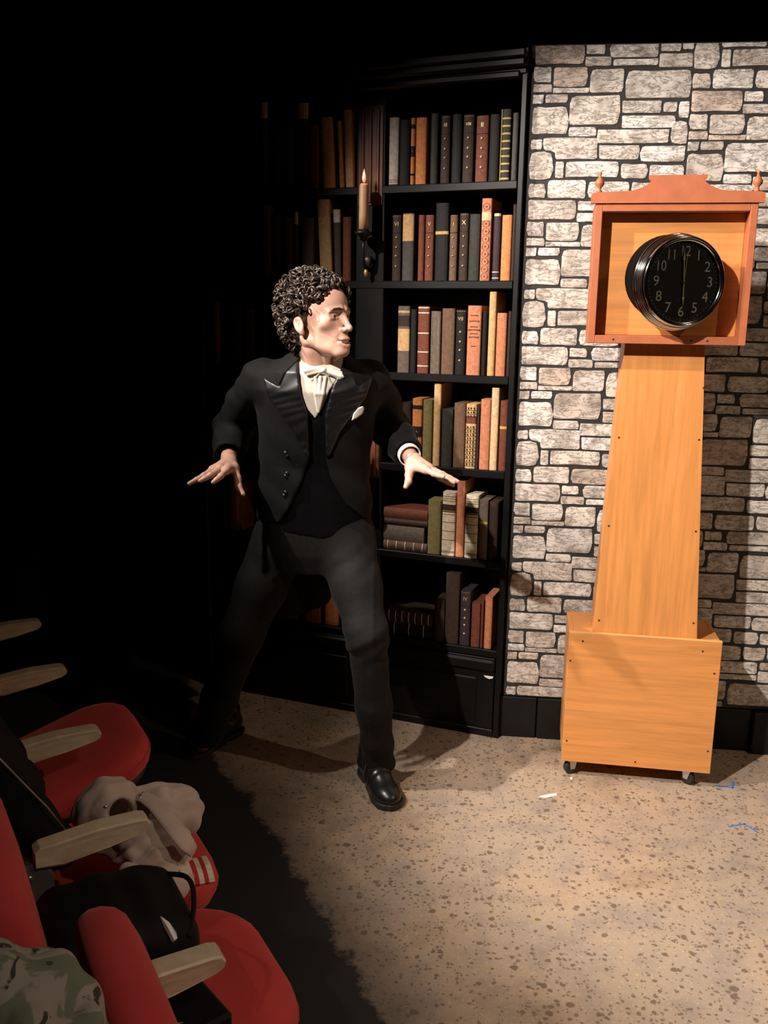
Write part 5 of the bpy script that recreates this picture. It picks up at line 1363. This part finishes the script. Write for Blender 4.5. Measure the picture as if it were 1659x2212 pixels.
# waistband strap with snaps
bp_ = [S(300, 1718, 0.506), S(318, 1722, 0.510), S(338, 1738, 0.508), S(355, 1758, 0.508), S(372, 1780, 0.504), S(390, 1804, 0.498), S(406, 1824, 0.488), S(418, 1838, 0.474)]
V = []; Fc = []
for i, q in enumerate(bp_):
    a_ = bp_[max(0, i-1)]; c_ = bp_[min(len(bp_)-1, i+1)]; t_ = (c_-a_)/np.linalg.norm(c_-a_); sd_ = np.cross(t_, [0, 0, 1]); sd_ /= np.linalg.norm(sd_); up = np.cross(sd_, t_); up = up if up[2] > 0 else -up
    for w_, h_ in ((-0.0185, -0.003), (-0.0185, 0.0), (-0.012, 0.003), (0.012, 0.003), (0.0185, 0.0), (0.0185, -0.003)): V.append(q + sd_*w_ + up*h_)
for i in range(len(bp_)-1):
    for k in range(6): Fc.append((i*6+k, i*6+(k+1) % 6, (i+1)*6+(k+1) % 6, (i+1)*6+k))
Fc += [list(range(6))[::-1], [(len(bp_)-1)*6+k for k in range(6)]]
wb = obj('waistband', V, Fc, fleece, sw, True)
for q in (S(302, 1722, 0.511), S(366, 1772, 0.502)): MB().lathe(q + Zk*0.001, Zk*0.9 + np.array([0.1, -0.4, 0]), [(0.0052, 0), (0.005, 0.002), (0.003, 0.003), (0.001, 0.0022)], 12).build('snap', steel, wb, True)
MB().lathe(S(228, 1742, 0.513), np.array([0, -0.5, 0.8]), [(0.0045, -0.002), (0.004, 0.002), (0.001, 0.003)], 12).build('snap', steel, sw, True)
# ribbed cuff: cream with two red stripes
cuffc = basic('cream_rib', (0.66, 0.55, 0.42), 0.85, 0.08, 80, 0.2); cuffr = basic('red_rib', (0.45, 0.02, 0.02), 0.85, 0.1, 80, 0.2)
ca0, ca1 = S(392, 1902, 0.429), S(458, 1888, 0.428); cax = (ca1-ca0); cl_ = np.linalg.norm(cax); cax /= cl_; csd = np.cross(Zk, cax)
for i, (t0, t1, mt) in enumerate(((0.0, 0.36, cuffc), (0.36, 0.52, cuffr), (0.52, 0.68, cuffc), (0.68, 0.82, cuffr), (0.82, 1.0, cuffc))):
    V = []; n = 14
    for t_ in (t0, t1):
        for k in range(n):
            a = 2*math.pi*k/n; V.append(ca0 + cax*cl_*t_ + csd*(0.040 + 0.004*t_)*math.cos(a) + csd*0.018 + Zk*0.0150*math.sin(a))
    obj('cuff_stripe' if mt is cuffr else 'cuff_rib', V, [(k, (k+1) % n, n+(k+1) % n, n+k) for k in range(n)] + [list(range(n))[::-1], list(range(n, 2*n))], mt, sw)
# ---- black coat thrown over a seat back
blackc = basic('black_coat_cloth', (0.0026, 0.0026, 0.0032), 0.7, 0.3, 40, 0.2, spec=0.2)
def coat2(p):
    a, c_, e = sp(1, -0.31, 0.10, 0.80), sp(1, -0.24, 0.12, 0.60), sp(1, -0.16, 0.12, 0.46)
    d = chain(p, [a, c_, e], [0.050, 0.058, 0.045], 0.03)
    d = smin(d, chain(p, [sp(1, -0.33, 0.28, 0.80), sp(1, -0.25, 0.27, 0.60), sp(1, -0.19, 0.25, 0.46)], [0.045, 0.056, 0.042], 0.03), 0.03)
    d = smin(d, rc(p, a, sp(1, -0.33, 0.28, 0.80), 0.050, 0.048), 0.03)
    d = smin(d, rc(p, sp(1, -0.40, 0.10, 0.74), sp(1, -0.39, 0.28, 0.74), 0.04, 0.04), 0.03)
    d = d + 0.004*np.sin(p[:, 0]*70 + p[:, 2]*50) + 0.003*np.sin(p[:, 1]*85 - p[:, 2]*60)
    return np.maximum(d, 0.414 - p[:, 2])
c2 = solid('coat', coat2, *bounds([sp(1, -0.45, 0.0, 0.42), sp(1, 0.0, 0.40, 0.88), sp(1, -0.45, 0.40, 0.42), sp(1, 0.0, 0.0, 0.88)], 0.01), 0.0075, blackc)
tag(c2, 'black coat thrown over the red seat back behind the sweatshirt', 'coat')
zipm = basic('zip_steel', (0.35, 0.34, 0.33), 0.35, 0.1, 60, 0.0, 0.8)
MB().tube([sp(1, -0.285, 0.048, 0.76), sp(1, -0.225, 0.062, 0.66), sp(1, -0.175, 0.070, 0.58), sp(1, -0.135, 0.085, 0.50)], 0.0025, 5).build('zip', zipm, c2, True)
# ---- black handbag
def bag(p):
    M = np.stack([fd, rd, Zk])
    d = rbox(p, sp(0, -0.120, 0.218, 0.472), (0.125, 0.120, 0.062), 0.05, M); d = smin(d, ell(p, sp(0, -0.14, 0.21, 0.515), (0.10, 0.10, 0.045)), 0.03)
    return np.maximum(d + 0.0025*np.sin(p[:, 0]*80 + p[:, 1]*45), 0.414 - p[:, 2])
hb_ = solid('handbag', bag, *bounds([sp(0, -0.27, 0.05, 0.41), sp(0, 0.04, 0.37, 0.57), sp(0, -0.27, 0.37, 0.41), sp(0, 0.04, 0.05, 0.57)], 0.012), 0.0055, blackc)
tag(hb_, 'soft black handbag with a white lining showing on a red seat', 'bag')
lin = [S(343, 1984, 0.535), S(362, 1998, 0.530), S(377, 2020, 0.522), S(379, 2032, 0.515), S(372, 2036, 0.515), S(360, 2012, 0.527)]
MB().prism(lin, np.array([0.004, -0.002, 0.006])).build('lining', whitem, hb_)
MB().tube([sp(0, -0.02 + 0.035*math.sin(t*math.pi), 0.11 + 0.20*t, 0.515 - 0.03*math.cos(t*2*math.pi)*0.3 + 0.012*math.sin(t*math.pi)) for t in np.linspace(0, 1, 15)], 0.0045, 6).build('strap', blackc, hb_, True)
# ---- small black pouch on the seat below the near arm
pc_ = S(400, 2200, 0.43)
po = MB().bevbox(pc_, fd*0.055 + rd*0.01, rd*0.05 - fd*0.01, Zk*0.015, 0.006).build('pouch', blackc); tag(po, 'small flat black pouch on a red seat under the armrest', 'pouch')
MB().tube([pc_ + Zk*0.0155 - fd*0.035 + rd*-0.02, pc_ + Zk*0.0155 - fd*0.010 + rd*-0.024], 0.0012, 5).build('zip', zipm, po, True)
# ---- camouflage jacket over the nearest seat back
camo, nt, b = newmat('camouflage_cloth'); v = coords(nt); n1 = noise(nt, v, 22, 3, 0.5, 0.6); n2 = noise(nt, v, 30, 3, 0.5, 0.8)
c_ = mix(nt, ramp(nt, n1, [(0.50, 0.0), (0.54, 1.0)]).outputs[0], (0.34, 0.29, 0.22), (0.17, 0.18, 0.11))
c_ = mix(nt, ramp(nt, n2, [(0.60, 0.0), (0.64, 1.0)]).outputs[0], c_, (0.05, 0.035, 0.025)); L(nt, c_, b.inputs['Base Color']); b.inputs['Roughness'].default_value = 0.9
def cj(p):
    d = rc(p, P(0, 2205, 0.80), P(75, 2230, 0.80), 0.060, 0.052); d = smin(d, rc(p, P(75, 2230, 0.80), P(140, 2330, 0.76), 0.048, 0.040), 0.04)
    d = smin(d, rc(p, P(0, 2205, 0.80), P(-30, 2400, 0.72), 0.06, 0.06), 0.05)
    d = smin(d, chain(p, [P(0, 2260, 0.80), P(0, 2260, 0.80)*np.array([1, 1, 0]) + Zk*0.34], [0.055, 0.045]), 0.05)
    d = smin(d, chain(p, [P(95, 2300, 0.78), P(95, 2300, 0.78)*np.array([1, 1, 0]) + np.array([-0.02, 0, 0.38])], [0.045, 0.038]), 0.04)
    return d + 0.0045*np.sin(p[:, 0]*75 + p[:, 1]*55 + p[:, 2]*40) + 0.003*np.sin(p[:, 0]*-60 + p[:, 2]*110) - 0.008*np.abs(np.sin(p[:, 0]*48 - p[:, 1]*30 + p[:, 2]*36)) + 0.004
j_ = solid('jacket', cj, *bounds([P(0, 2205, 0.80), P(140, 2330, 0.76), P(-30, 2400, 0.72), P(0, 2260, 0.80)*np.array([1, 1, 0]) + Zk*0.36], 0.09), 0.0045, camo)
tag(j_, 'camouflage jacket hung behind a red seat back', 'jacket')
